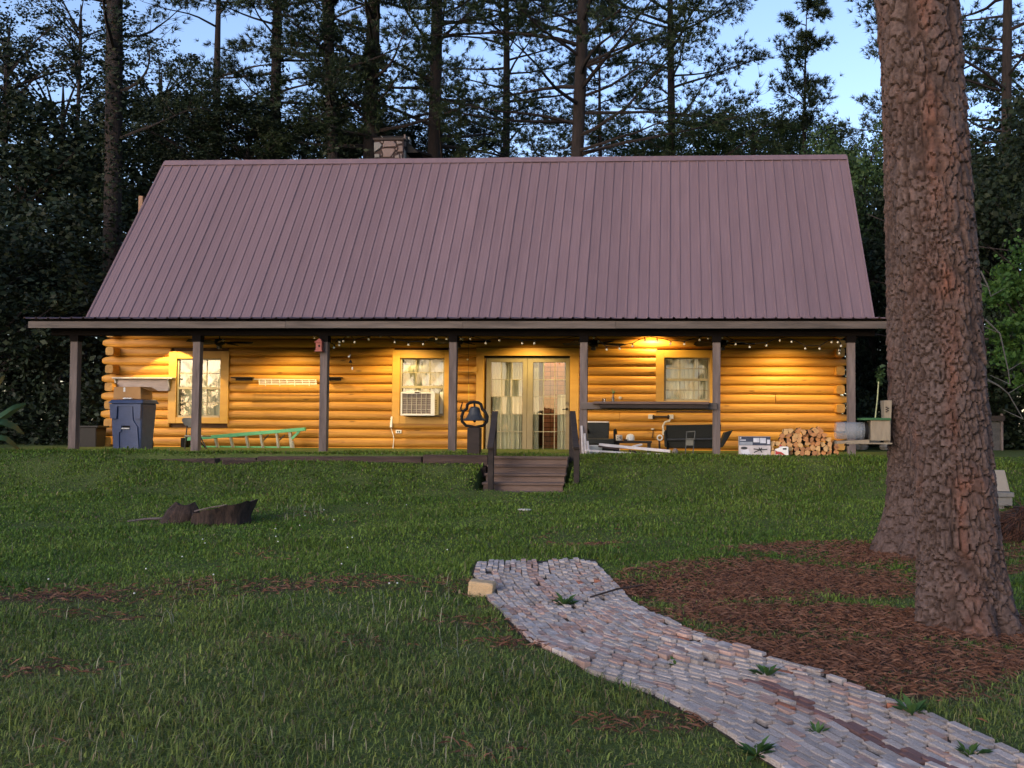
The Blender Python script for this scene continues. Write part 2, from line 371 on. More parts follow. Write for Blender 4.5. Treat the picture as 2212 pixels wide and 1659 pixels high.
_ms = _pp.mean(1); _hw = np.linalg.norm(_pp[:, 0]-_pp[:, 1], axis=1)/2
def on_path(x, y, pad=0.0):
    x = np.asarray(x); y = np.asarray(y); r = np.zeros(x.shape, bool)
    for i in range(39):
        a0, a1, b0, b1 = _pp[i, 0], _pp[i+1, 0], _pp[i, 1], _pp[i+1, 1]
        q = [a0, b0, b1, a1]; c = sum(q)/4; sg = []
        ins = np.ones(x.shape, bool); o = np.zeros(x.shape)
        for k in range(4):
            p0 = q[k]; p1 = q[(k+1) % 4]; e = p1-p0; nrm = np.array([-e[1], e[0]])/(np.linalg.norm(e)+1e-9)
            if np.dot(nrm, c-p0) < 0: nrm = -nrm
            ins &= ((x-p0[0])*nrm[0]+(y-p0[1])*nrm[1]) > -(0.02 if k in (0, 2) else -pad)
        r |= ins
    return r
def brick_path():
    rt = npobj('brick_path', np.array([[0, 0, 0]], float), [], None); rt.data.clear_geometry()
    # bed of sand and moss under the bricks
    n = 50; S = np.linspace(0, PATH_LEN, n); vs = []; fs = []
    for s in S:
        for t in (-0.01, 0.25, 0.5, 0.75, 1.01):
            p = path_at(s, t); vs.append((p[0], p[1], float(zg(*p))+0.006))
    for i in range(n-1):
        for k in range(4): fs.append((i*5+k, i*5+k+1, (i+1)*5+k+1, (i+1)*5+k))
    bed = npobj('brick_path', np.array(vs), fs, mat('path_bed', (0.060, 0.042, 0.032), (0.025, 0.022, 0.014), 20, 0.95, 0.6), None, True)
    bpy.data.objects.remove(rt); tag(bed, 'winding weathered brick path leading from the foreground towards the steps', None, None, 'structure')
    def bvar(nt, b):
        N = nt.nodes; L = nt.links
    def bm_(name, c1, c2): return mat(name, c1, c2, 9, 0.9, 0.5, objvar=0.22, detail=7, bscale=30)
    MG = bm_('grey_brick', (0.50, 0.435, 0.395), (0.25, 0.20, 0.175)); MP = bm_('pink_brick', (0.46, 0.31, 0.25), (0.28, 0.18, 0.15)); MR = bm_('dark_red_brick', (0.22, 0.115, 0.10), (0.14, 0.075, 0.068))
    MO = bm_('orange_brick', (0.36, 0.14, 0.08), (0.26, 0.10, 0.06))
    def brick_mesh(k, m):
        rr = random.Random(k); b = MB(); w, l, h = 0.5, 0.5, 0.5; c = 0.045
        j = lambda a: a*(1+rr.uniform(-0.08, 0.08))
        bot = [(-w, -l, -h), (w, -l, -h), (w, l, -h), (-w, l, -h)]
        mid = [(j(-w), j(-l), h*0.80), (j(w), j(-l), h*0.80), (j(w), j(l), h*0.80), (j(-w), j(l), h*0.80)]
        top = [(-w+j(c), -l+j(c)*0.4, h*j(1)), (w-j(c), -l+j(c)*0.4, h*j(1)), (w-j(c), l-j(c)*0.4, h*j(1)), (-w+j(c), l-j(c)*0.4, h*j(1))]
        fs = [(3, 2, 1, 0), (8, 9, 10, 11)]
        for a in (0, 4):
            for i in range(4): fs.append((a+i, a+(i+1) % 4, a+4+(i+1) % 4, a+4+i))
        b.add(bot+mid+top, fs); me = bpy.data.meshes.new('brick'); me.from_pydata(b.v, [], b.f); me.materials.append(m); me.update(); return me
    meshes = {('g', k): brick_mesh(k, MG) for k in range(6)}; meshes.update({('p', k): brick_mesh(k+10, MP) for k in range(4)})
    meshes.update({('r', k): brick_mesh(k+20, MR) for k in range(3)}); meshes[('o', 0)] = brick_mesh(40, MO)
    NC = 22; rows = []; s = 0.0; items = []
    while s < PATH_LEN-0.3: rows.append(s); s += 0.15
    rr = random.Random(5)
    for i, s0 in enumerate(rows):
        for c in range(NC):
            if i == 0 and c in (0, 1, 11, 12, 20, 21): continue
            if rr.random() < 0.03: continue
            t = (c+0.5)/NC + (rr.uniform(-0.006, 0.006)); st = s0 + 0.07+(0.5 if c % 2 else 0)*0.15*0.9 + rr.uniform(-0.015, 0.015)
            st = min(st, PATH_LEN-0.05)
            t = t + 0.006*math.sin(s0*3.0+c*0.2); p = path_at(st, t); q = path_at(min(st+0.08, PATH_LEN), t); d = q-p
            wid = np.linalg.norm(path_at(st, 1)-path_at(st, 0))/NC
            if np.linalg.norm(d) < 1e-6: continue
            ang = math.atan2(d[1], d[0])-math.pi/2
            # across the path the rows run square to its sides, so a skewed path keeps its brick width
            e = path_at(st, 1)-path_at(st, 0); perp = abs(e[0]*d[1]-e[1]*d[0])/(np.linalg.norm(e)*np.linalg.norm(d))
            wid *= perp
            z = float(zg(*p)); fr = s0/PATH_LEN*1.0
            kind = 'g'
            if (fr > 0.68 and c in (12, 13) and rr.random() > .12) : kind = 'r'
            elif fr < 0.3 and c in (9, 10): kind = 'p'
            elif rr.random() < 0.16 + 0.2*(1 if 0.3 < fr < 0.6 else 0): kind = 'p'
            if rr.random() < 0.008: kind = 'o'
            hump = 0.03*math.exp(-((st-PATH_LEN*0.60)/0.16)**2)*(1 if c > 10 else 0.3)
            items.append((np.linalg.norm(np.array([p[0], p[1], z])-CAM), p, z+hump, ang, wid*rr.uniform(.82, .93), rr.uniform(.126, .142), kind, rr.uniform(-0.02, 0.02), rr.uniform(-0.03, 0.03), rr.uniform(-0.004, 0.004), rr.randrange(6)))
    # those inside the picture first, then the nearest
    def shown(it):
        d = np.array([it[1][0], it[1][1], it[2]])-CAM; z = d@_fw; u = PPX+FPX*(d@_r2)/z; v = PPY-FPX*(d@_u2)/z
        return 0 if (0 < u < 2212 and v < 1659) else 1
    items.sort(key=lambda it: (shown(it), it[0]))
    rest = {}
    for n_, (dist, p, z, ang, w, l, kind, tx, ty, dz, k) in enumerate(items):
        nk = {'g': 6, 'p': 4, 'r': 3, 'o': 1}[kind]; me = meshes[(kind, k % nk)]
        mw = Matrix.Translation((p[0], p[1], z+0.006+dz)) @ Matrix.Rotation(ang, 4, 'Z') @ Matrix.Rotation(tx, 4, 'X') @ Matrix.Rotation(ty, 4, 'Y') @ Matrix.Diagonal((w, l, 0.05, 1))
        if n_ < 300:
            o = bpy.data.objects.new('brick', me); COL.objects.link(o); o.parent = bed; o.matrix_world = mw
        else:
            rest.setdefault(kind, []).append((me, mw))
    vs = []; fs = []; mi = []; keys = list(rest)
    for j, kd in enumerate(keys):
        for me, mw in rest[kd]:
            n0 = len(vs); vs += [tuple(mw @ v.co) for v in me.vertices]; fs += [tuple(i+n0 for i in pl.vertices) for pl in me.polygons]; mi += [j]*len(me.polygons)
    if vs:
        o = npobj('far_bricks', np.array(vs), fs, None, bed); tag(o, None, None, None, 'stuff')
        for kd in keys:
            src = {'g': MG, 'p': MP, 'r': MR, 'o': MO}[kd]; m2 = src.copy(); nt = m2.node_tree
            ge = nt.nodes.new('ShaderNodeNewGeometry')
            for nd in nt.nodes:
                if nd.type == 'MAP_RANGE': nt.links.new(ge.outputs['Random Per Island'], nd.inputs['Value'])
            o.data.materials.append(m2)
        o.data.polygons.foreach_set('material_index', np.array(mi, dtype=np.int32))
brick_path()
# ---------------------------------------------------------------- log cabin
W = 3.43; PITCHZ = 0.1985; Z0 = 0.026
Za = (80, 1150, 2.765); Zb = (780, 1150, 2.766); Zc = (1380, 1150, 2.764); Zd = (1680, 1150, 2.2117); Ze = (2150, 1150, 2.765); Zf = (2650, 1150, 2.766)
Zg = (2180, 1480, 3.568); Zh = (2720, 1600, 4.608); Zi = (1350, 470, 7.373); Zj = (0, 1450, 4.424); Zk = (3000, 1250, 1.746)
def wq(x, y, z, Y): return wp(*Zp(x, y, *z), Y)
POSTX = [0.0, 2.379, 4.819, 7.259, 9.699, 12.139, 14.579]
cabin = root('log_cabin', (7, W, 0), 'long log cabin with mauve metal roof, full front porch and stone chimney', 'house')
OPEN = [(0.143, 1.512, 0.522, 2.128), (5.189, 6.470, 0.540, 2.16), (10.976, 12.30, 0.894, 2.168), (7.048, 9.303, -0.2, 2.212)]
XL, XR = -1.09, 14.90

def log_mesh(x0, x1, zc, seed, taper0=False, taper1=False, ry=0.078, rz=0.101):
    rr = random.Random(seed); L_ = x1-x0; n = max(2, int(L_/0.45)+1); xs = [x0+L_*i/(n-1) for i in range(n)]; sc = [1.0]*n
    if taper0: xs = [x0, x0+0.07, x0+0.19]+xs[1:]; sc = [0.55, 0.80, 1.0]+sc[1:]
    if taper1: xs = xs[:-1]+[x1-0.19, x1-0.07, x1]; sc = sc[:-1]+[1.0, 0.80, 0.55]
    K = 14; vs = []
    ph = rr.uniform(0, 6); am = rr.uniform(0.002, 0.006)
    for x, s in zip(xs, sc):
        w = am*math.sin(x*1.3+ph)+rr.uniform(-0.003, 0.003); dz = 0.003*math.sin(x*0.9+ph*2)
        for k in range(K):
            a = 2*math.pi*k/K; c, s_ = math.cos(a), math.sin(a)
            yy = math.copysign(abs(c)**0.66, c)*ry; zz = math.copysign(abs(s_)**0.9, s_)*rz
            vs.append((x, W-(yy+w)*(s if yy > 0 else 1), zc+dz+zz*s))
    fs = []
    m = len(xs)
    for i in range(m-1):
        for k in range(K): fs.append((i*K+k, i*K+(k+1) % K, (i+1)*K+(k+1) % K, (i+1)*K+k))
    fs += [tuple(range(K-1, -1, -1)), tuple((m-1)*K+k for k in range(K))]
    b = MB(); b.add(vs, fs); b.smooth = True; return b
sd = 0
for j in range(-1, 14):
    zc = Z0+PITCHZ*(j+0.5); odd = j % 2 == 1
    x0 = -1.42 if odd else XL-0.03; x1 = 15.10 if odd else XR+0.03
    cuts = sorted((a, b) for a, b, c, d in OPEN if min(d, zc+PITCHZ/2)-max(c, zc-PITCHZ/2) > 0.45*PITCHZ)
    cur = x0; segs = []
    for a, b in cuts: segs.append((cur, a+0.02)); cur = b-0.02
    segs.append((cur, x1))
    if j == 5: segs = segs[:-1]+[(segs[-1][0], 13.55), (13.562, segs[-1][1])]   # the butt joint right of the window
    if j == 3: segs = [q for s_ in segs for q in ([s_] if not (s_[0] < 10.2 < s_[1]) else [(s_[0], 10.19), (10.196, s_[1])])]
    for i, (a, b) in enumerate(segs):
        sd += 1
        log_mesh(a, b, zc, sd, odd and i == 0, odd and i == len(segs)-1).build('log', M['log'], cabin)
# side walls: the courses whose ends come forward past the corner
for X in (XL, XR):
    for j in range(-1, 14):
        zc = Z0+PITCHZ*(j+0.5); odd = j % 2 == 1; y0 = W+0.10 if odd else W-0.34; rr = random.Random(j*3+int(X))
        b = MB(); h = PITCHZ/2*0.99; q = [(-0.09, -h*0.8), (-0.055, -h), (0.055, -h), (0.09, -h*0.8), (0.098, 0), (0.088, h*0.8), (0.05, h), (-0.05, h), (-0.088, h*0.8), (-0.098, 0)]
        c = rr.uniform(-0.01, 0.01); n = len(q)
        vs = [(X+a*0.93, y0, zc+z*0.9) for a, z in q]+[(X+a+c*0, y0+0.03, zc+z) for a, z in q]+[(X+a, W+5.6, zc+z) for a, z in q]
        fs = [tuple(range(n))]+[(r*n+i, r*n+(i+1) % n, (r+1)*n+(i+1) % n, (r+1)*n+i) for r in (0, 1) for i in range(n)]+[tuple(range(3*n-1, 2*n-1, -1))]
        b.add(vs, fs); o = b.build('side_log', M['log'], cabin); o.data.materials.append(M['logend']); o.data.polygons[0].material_index = 1
# core behind the logs, leaving the openings free; room inside
b = MB(); xs = [XL+0.05]
for a, c, z0, z1 in sorted(OPEN):
    b.box(xs[-1], a+0.09, W+0.0, W+0.12, -0.2, 2.85)
    b.box(a+0.09, c-0.09, W+0.0, W+0.12, z1-0.09, 2.85)
    if z0 > 0: b.box(a+0.09, c-0.09, W+0.0, W+0.12, -0.2, z0+0.09)
    xs.append(c-0.09)
b.box(xs[-1], XR-0.05, W+0.0, W+0.12, -0.2, 2.85); b.build('wall_core', M['chink'], cabin)
MB().box(XL+0.1, XR-0.1, W+4.2, W+4.3, -0.1, 2.8).build('inner_wall', M['room'], cabin)
MB().box(XL+0.1, XR-0.1, W+0.12, W+5.5, -0.2, -0.06).build('inner_floor', M['room'], cabin)
MB().box(XL+0.1, XR-0.1, W+0.12, W+5.5, 2.70, 2.78).build('inner_ceiling', M['room'], cabin)
MB().box(XL, XR, W+5.55, W+5.75, -0.2, 2.85).build('back_wall', M['log'], cabin)

# windows -------------------------------------------------------------
def window(op, gl, cols, rows, seed, nc_break=None):
    x0, x1, z0, z1 = op; gx0, gx1, gz0, gz1 = gl; yf = W-0.105
    w = root('window', ((x0+x1)/2-cabin.location.x, 0, z0), None, None); w.parent = cabin
    f = lambda b, n, m, p=w, bev=0.004: b.build(n, m, p, bevel=bev)
    f(MB().box(x0, gx0, yf, W+0.1, z0, z1), 'casing', M['casing']); f(MB().box(gx1, x1, yf, W+0.1, z0, z1), 'casing', M['casing'])
    f(MB().box(gx0+.001, gx1-.001, yf+.003, W+0.1, gz1, z1), 'casing', M['casing'])
    f(MB().box(gx0+.001, gx1-.001, yf+.003, W+0.1, z0, gz0), 'casing', M['casing'])
    fw = 0.035; zm = (gz0+gz1)/2
    b = MB(); b.box(gx0, gx0+fw, W-.05, W+.05, gz0, gz1); b.box(gx1-fw, gx1, W-.05, W+.05, gz0, gz1)
    b.box(gx0+fw, gx1-fw, W-.048, W+.05, gz1-fw*.7, gz1); b.box(gx0+fw, gx1-fw, W-.060, W+.05, gz0, gz0+fw*1.3); b.box(gx0+fw, gx1-fw, W-.045, W+.03, zm-.028, zm+.022)
    b.build('sash', M['window_frame'], w)
    for za, zb, yy in ((zm+.022, gz1-fw*.7, W-.02), (gz0+fw*1.3, zm-.028, W+.005)):
        for c in range(cols):
            for r in range(rows):
                a0 = gx0+fw+(gx1-gx0-2*fw)*c/cols; a1 = gx0+fw+(gx1-gx0-2*fw)*(c+1)/cols; b0 = za+(zb-za)*r/rows; b1 = za+(zb-za)*(r+1)/rows
                rr = random.Random(seed*100+c*10+r+int(za*50)); t = rr.uniform(-.002, .002)
                MB().hexa([(a0+.004, yy+t, b0+.004), (a1-.004, yy-t, b0+.004), (a1-.004, yy-t+.004, b0+.004), (a0+.004, yy+t+.004, b0+.004), (a0+.004, yy-t, b1-.004), (a1-.004, yy+t, b1-.004), (a1-.004, yy+t+.004, b1-.004), (a0+.004, yy-t+.004, b1-.004)]).build('pane', M['glass'], w)
        for c in range(1, cols):
            a = gx0+fw+(gx1-gx0-2*fw)*c/cols; MB().box(a-.009, a+.009, yy-.012, yy+.012, za, zb).build('muntin', M['window_frame'], w)
        for r in range(1, rows):
            a = za+(zb-za)*r/rows; MB().box(gx0+fw, gx1-fw, yy-.010, yy+.010, a-.009, a+.009).build('muntin', M['window_frame'], w)
    return w
window(OPEN[0], (0.324, 1.330, 0.654, 1.962), 3, 2, 1)
window(OPEN[1], (5.359, 6.346, 0.722, 1.984), 3, 2, 2)
window(OPEN[2], (11.158, 12.144, 1.060, 2.006), 3, 2, 3)
def curtain(x0, x1, z0, z1, y, label, folds, amp=0.03, seed=0):
    n = int((x1-x0)/0.012)+2; vs = []; rr = random.Random(seed); ph = rr.uniform(0, 6)
    for zi, z in enumerate((z0, z0+(z1-z0)*.35, z0+(z1-z0)*.7, z1)):
        for i in range(n):
            t = i/(n-1); x = x0+(x1-x0)*t
            vs.append((x, y+amp*(1.1-.2*zi)*(math.sin(t*folds*6.283+ph+.3*zi)+.4*math.sin(t*folds*2.7*6.283+zi)), z))
    vs += [(a, b_+0.004, c) for a, b_, c in vs]; N_ = 4*n; fs = []
    for r in range(3):
        for i in range(n-1):
            q = (r*n+i, r*n+i+1, (r+1)*n+i+1, (r+1)*n+i); fs += [q, tuple(k+N_ for k in q[::-1])]
    b = MB(); b.add(vs, fs); b.smooth = True; o = b.build('curtain', M['curtain']); tag(o, label, 'curtain', 'curtains behind the glass'); return o
curtain(0.33, 1.33, 0.5, 2.1, W+.12, 'cream curtain inside the leftmost window', 6, .02, 1)
curtain(5.36, 6.34, 0.7, 2.1, W+.12, 'pale curtain inside the window above the air conditioner', 7, .015, 2)
curtain(11.16, 11.90, 0.95, 2.1, W+.12, 'cream curtain drawn left in the window right of the doors', 8, .025, 3)
curtain(11.92, 12.14, 0.95, 2.1, W+.12, 'narrow cream curtain drawn right in the window right of the doors', 3, .02, 4)

# French doors -----------------------------------------------------------
dx0, dx1, dz0, dz1 = OPEN[3]
dr = root('french_door', (8.16-cabin.location.x, 0, 0), None, None); dr.parent = cabin
yf = W-0.105; jx0, jx1, jz = 7.214, 9.110, 2.028
for a, c in ((dx0, jx0), (jx1, dx1)): MB().box(a, c, yf, W+.1, -.06, jz+.012).build('casing', M['casing'], dr, bevel=.004)
MB().box(dx0, dx1, yf-.003, W+.1, jz+.012, dz1).build('casing', M['casing'], dr, bevel=.004)
MB().box(jx0, jx1, W-.06, W+.09, jz-.028, jz+.010).build('head_jamb', M['black'], dr)
MB().box(jx0, jx1, W-.10, W+.09, -.10, -.04).build('sill', M['door_frame'], dr)
zr = [wq(0, y, Zd, W)[2] for y in (460, 603, 745, 888, 1032, 1180)]
for side, (l0, l1, g0, g1, cc) in enumerate(((318, 656, 355, 620, (443, 530)), (658, 1008, 705, 976, (793, 885)))):
    lx0, lx1, gx0, gx1 = [wq(x, 800, Zd, W)[0] for x in (l0, l1, g0, g1)]
    cx = [wq(x, 800, Zd, W)[0] for x in cc]
    b = MB(); y0, y1 = W-.035, W+.02; zb = -.035; zt = jz-.03
    b.box(lx0, gx0, y0, y1, zb, zt); b.box(gx1, lx1, y0, y1, zb, zt); b.box(gx0, gx1, y0+.001, y1, zr[0], zt); b.box(gx0, gx1, y0+.001, y1, zb, zr[5])
    lf = b.build('door_leaf', M['door_frame'], dr, bevel=.003)
    edges = [gx0]+cx+[gx1]
    for c in range(3):
        for r in range(5):
            rr = random.Random(side*50+c*7+r); t = rr.uniform(-.0022, .0022); s_ = rr.uniform(-.0015, .0015)
            a0, a1, b1, b0 = edges[c]+.004, edges[c+1]-.004, zr[r]-.004, zr[r+1]+.004; yy = W-.006
            MB().hexa([(a0, yy+t+s_, b0), (a1, yy-t+s_, b0), (a1, yy-t+s_+.004, b0), (a0, yy+t+s_+.004, b0), (a0, yy+t-s_, b1), (a1, yy-t-s_, b1), (a1, yy-t-s_+.004, b1), (a0, yy+t-s_+.004, b1)]).build('pane', M['glass'], dr)
    b = MB()
    for x in cx: b.box(x-.007, x+.007, W-.02, W+.008, zr[5], zr[0])
    for z in zr[1:-1]: b.box(gx0, gx1, W-.018, W+.006, z-.007, z+.007)
    b.build('muntin', M['window_frame'], dr)
hb = MB(); p = wq(990, 850, Zd, W); hb.lathe([(.028, 0), (.028, .012), (.012, .014), (.012, .05)], (p[0], W-.10, p[2]), 12, 'y'); hb.bar((p[0]+.005, W-.095, p[2]), (p[0]-.10, W-.095, p[2]-.005), .018)
hb.lathe([(.026, 0), (.026, .02), (.0, .021)], (p[0], W-.055, p[2]+.13), 12, 'y'); hb.build('handle', M['black'], dr)
curtain(7.36, 8.02, -0.02, 1.98, W+.13, 'pale curtain hanging behind the left French door', 7, .03, 7)
curtain(8.27, 8.40, -0.02, 1.98, W+.13, 'narrow pale curtain at the left of the right French door', 2, .02, 8)
curtain(8.82, 9.0, -0.02, 1.2, W+.13, 'short pale curtain low at the right of the right French door', 2, .02, 9)
bc_ = root('brick_pillar', (8.62, W+1.3, -.06), 'reddish brick pillar inside, seen through the right French door', 'pillar'); bmx = mat('red_hearth_brick', (.30, .12, .06), (.20, .08, .04), 6, .85, .4, objvar=.2)
MB().box(8.38, 8.86, W+1.23, W+1.6, -.06, 2.6).build('core', M['chink'], bc_)
for j in range(24):
    for i in range(3):
        x = 8.37+i*.166+(.0 if j % 2 else -.0); z = -.05+j*.107; MB().box(x, x+.152, W+1.2, W+1.24, z, z+.092).build('brick', bmx, bc_)

il = root('added_room_light', (8.6, W+.75, 2.5), 'unseen globe light added to brighten the room behind the French doors', 'lamp'); b = MB(); b.lathe([(0, -.12), (.08, -.10), (.11, 0), (.08, .08), (.03, .12), (.03, .20)], (8.6, W+.75, 2.5), 16); b.build('globe', emit('lit_globe', (1, .75, .45), 3), il)  # unseen light, added to brighten the pillar and curtains behind the glass
ill = bpy.data.lights.new('room_fill', 'POINT'); ill.energy = 22; ill.color = (1, .72, .42); ill.shadow_soft_size = .1; ilo = bpy.data.objects.new('room_glow', ill); COL.objects.link(ilo); ilo.parent = il; ilo.location = (0, -.2, -.2)
# steep roof --------------------------------------------------------------
EY, EZ, RY, RZ_ = 2.94, 2.767, 6.2835, 7.150; RX0, RX1 = -1.546, 15.559
sl_ = np.array([0, RY-EY, RZ_-EZ]); SLEN = np.linalg.norm(sl_); sdir = sl_/SLEN; snrm = np.array([0, -sdir[2], sdir[1]])
def sheet(x0, x1, p0, d, nrm, length, lift, rib=0.2286, hgt=0.021, first=0.0, wob=0.0):
    prof = []; x = x0+first
    prof.append((x0, 0.0))
    while x < x1-0.02:
        for dx, h in ((-.026, 0), (-.012, hgt), (.012, hgt), (.026, 0)):
            xx = x+dx
            if x0 < xx < x1: prof.append((xx, h))
        # two faint stiffening swages between ribs
        for dx in (.085, .143):
            for e, h in ((-.006, 0), (0, .0028), (.006, 0)):
                if x+dx+e < x1: prof.append((x+dx+e, h))
        x += rib
    prof.append((x1, 0.0)); n = len(prof); S = 7; vs = []
    for i in range(S):
        t = i/(S-1)
        for xx, h in prof:
            p = np.array(p0)+d*length*t+nrm*(h+lift+wob*math.sin(t*9+xx)); vs.append((xx+0.0, p[1], p[2]))
    m = len(vs); vs += [(a, *(np.array([b_, c])-nrm[1:]*0.0025)) for a, b_, c in vs]
    fs = []
    for i in range(S-1):
        for k in range(n-1):
            q = (i*n+k, i*n+k+1, (i+1)*n+k+1, (i+1)*n+k); fs += [q, tuple(z+m for z in q[::-1])]
    for k in range(n-1): fs += [(k+1, k, m+k, m+k+1), ((S-1)*n+k, (S-1)*n+k+1, m+(S-1)*n+k+1, m+(S-1)*n+k)]
    b = MB(); b.add(vs, fs); return b
roof = root('roof', (0, 0, EZ), None, None); roof.parent = cabin
x = RX0; k = 0
while x < RX1-0.05:
    x1 = min(x+0.9144, RX1)
    sheet(x-0.026, x1+0.03 if x1 < RX1 else x1, (0, EY, EZ), sdir, snrm, SLEN, 0.004+0.007*(k % 2), first=0.026, wob=.002).build('roof_panel', M['roof'], roof)
    x = x1; k += 1
d2 = np.array([0, -sdir[1], sdir[2]]); nb = np.array([0, sdir[2], sdir[1]])
o = sheet(RX0, RX1, (0, RY+(RY-EY), EZ), d2, nb, SLEN, 0.004, first=0.03).build('back_roof_sheet', M['roof'], roof)
b = MB(); b.hexa([(RX0+.02, EY+.03, EZ-.03), (RX1-.02, EY+.03, EZ-.03), (RX1-.02, RY, RZ_-.03), (RX0+.02, RY, RZ_-.03)]+[(RX0+.02, EY+.06, EZ-.12), (RX1-.02, EY+.06, EZ-.12), (RX1-.02, RY, RZ_-.14), (RX0+.02, RY, RZ_-.14)])
b.build('roof_deck', M['soffit'], roof)
def capside(sg):
    dd = sdir if sg < 0 else d2; nn = snrm if sg < 0 else nb
    a = np.array([0, RY, RZ_])+nn*.034+np.array([0, 0, .012]); c = a-dd*.17; e = c-nn*.012
    return a, c, e
b = MB(); prof = []
a, c, e = capside(-1); a2, c2, e2 = capside(1)
prof = [(e[1], e[2]), (c[1], c[2]), (RY-.012, a[2]+.012), (RY+.012, a[2]+.012), (c2[1], c2[2]), (e2[1], e2[2]), (RY, a[2]-.012)]
b.prism(prof, RX0-.015, 7.2, 'x'); b.build('ridge_cap', M['roof'], roof)
b = MB(); b.prism([(y, z+.004) for y, z in prof], 7.15, RX1+.015, 'x'); b.build('ridge_cap', M['roof'], roof)
for X, s in ((RX0, -1), (RX1, 1)):
    b = MB(); x0, x1 = sorted((X-.0*s, X+.035*s)); P0 = np.array([0, EY, EZ]); P1 = np.array([0, RY, RZ_])
    b.hexa([(x0, *(P0-snrm*.09)[1:]), (x1, *(P0-snrm*.09)[1:]), (x1, *(P0+snrm*.03)[1:]), (x0, *(P0+snrm*.03)[1:]), (x0, *(P1-snrm*.09)[1:]), (x1, *(P1-snrm*.09)[1:]), (x1, *(P1+snrm*.03)[1:]), (x0, *(P1+snrm*.03)[1:])])
    b.build('rake_trim', M['roof'], roof)
for X in (XL+.02, XR-.02):
    b = MB(); b.prism([(W, 2.75), (W+5.7, 2.75), (RY, RZ_-.35)], X-.05, X+.05, 'x'); b.build('gable', M['log'], cabin)
# the tan upright that shows past the left edge and its thin twin past the right
p = wp(306, 424, 5.6); q = wp(306, 470, 5.6)
MB().box(p[0]-.05, p[0]+.05, 5.55, 5.65, q[2]-1.2, p[2]).build('vent_post', mat('tan_post', (0.30, 0.17, 0.10), None, 6), cabin)
MB().box(p[0]+.02, RX0+.3, 5.56, 5.64, q[2]-1.2, q[2]-1.08).build('post_bracket_and_shade', M['grey_beam'], cabin)
p = wp(1849, 428, 5.6)
MB().box(RX1+.0, RX1+.10, 5.55, 5.65, p[2]-1.4, p[2]).build('vent_post', M['grey_wood'], cabin)

# chimney -----------------------------------------------------------------
CY = 6.50
ch = root('chimney', (4.15-cabin.location.x, CY-W, 6.9), None, None); ch.parent = cabin
def zi(x, y): p = wq(x, y, Zi, CY); return (p[0], p[2])
cx0, cz0 = zi(388, 1010); cx1, cz1 = zi(1200, 405)
MB().box(cx0, cx1, CY+.015, CY+.95, cz0-.9, cz1).build('mortar', mat('dark_mortar', (0.045, 0.028, 0.026), (0.03, 0.02, 0.018), 9, .95, .5), ch)
SM = [mat('sandstone_%d' % i, c, tuple(v*.72 for v in c), 9, .9, .5, detail=7) for i, c in enumerate(((.20, .185, .168), (.20, .145, .13), (.20, .158, .14), (.16, .115, .10)))]
ST = [[(390, 480), (530, 465), (615, 550), (560, 640), (395, 750)], [(570, 440), (640, 440), (645, 480), (615, 500)], [(680, 440), (930, 440), (1000, 530), (990, 590), (770, 600), (650, 610), (630, 570)],
      [(1015, 430), (1170, 455), (1165, 500), (1040, 525), (1010, 480)], [(600, 660), (720, 640), (930, 640), (965, 690), (900, 800), (830, 875), (640, 870), (640, 760)], [(1070, 570), (1160, 560), (1195, 610), (1185, 730), (1040, 740), (1065, 650)],
      [(405, 800), (500, 790), (545, 810), (545, 890), (405, 900)], [(965, 850), (1090, 800), (1090, 905), (965, 905)], [(1115, 770), (1155, 800), (1155, 930), (1125, 900)], [(995, 640), (1025, 620), (1025, 680), (990, 680)],
      [(985, 750), (1010, 740), (1010, 790)], [(880, 850), (915, 835), (910, 880)], [(580, 790), (605, 790), (600, 850), (580, 850)]]
for i, s in enumerate(ST):
    q = [zi(*p) for p in s]; cxx = sum(a for a, _ in q)/len(q); czz = sum(b_ for _, b_ in q)/len(q); n = len(q); rr = random.Random(i)
    t = rr.uniform(.01, .03); b = MB(); vs = [(a, CY+.03, z) for a, z in q]+[(a, CY-t*.5, z) for a, z in q]+[(cxx+(a-cxx)*.86, CY-t, czz+(z-czz)*.86) for a, z in q]
    b.add(vs, [tuple(range(3*n-1, 2*n-1, -1))]+[(r*n+k, r*n+(k+1) % n, (r+1)*n+(k+1) % n, (r+1)*n+k) for r in (0, 1) for k in range(n)]); b.build('stone', SM[(0, 2, 1, 2, 1, 3, 0, 2, 2, 1, 2, 2, 1)[i]], ch)
for i, (y, z0, z1) in enumerate(((.14, 0, .35), (.45, .1, .42), (.75, 0, .33), (.2, .42, .75), (.6, .5, .8))):
    b = MB(); b.prism([(CY+y-.11, cz0+z0), (CY+y+.12, cz0+z0+.03), (CY+y+.1, cz0+z1-.05), (CY+y-.08, cz0+z1-.02)], cx1-.02, cx1+.02, 'x'); b.build('stone', SM[i % 4], ch)
MB().box(cx0-.03, cx1+.02, CY-.03, CY+1.0, cz1, cz1+.055).build('crown_slab', M['dark_wood'], ch)
a = zi(585, 345); c = zi(1225, 210); b = MB(); b.box(a[0], c[0], CY+.15, CY+.8, a[1]+.02, c[1]-.02); b.build('chimney_cap', M['black'], ch, bevel=.03)
b = MB(); p0 = zi(1212, 400); p1 = zi(1572, 690); p2 = zi(1212, 700)
b.prism([p0, p1, p2], CY+.2, CY+.75); b.build('flashing', M['black'], ch)
b = MB(); b.bar((*[zi(490, 205)[0]], CY+.3, zi(490, 205)[1]), (zi(640, 365)[0], CY+.3, zi(640, 365)[1]), .02); b.build('cap_strap', M['grey_beam'], ch)

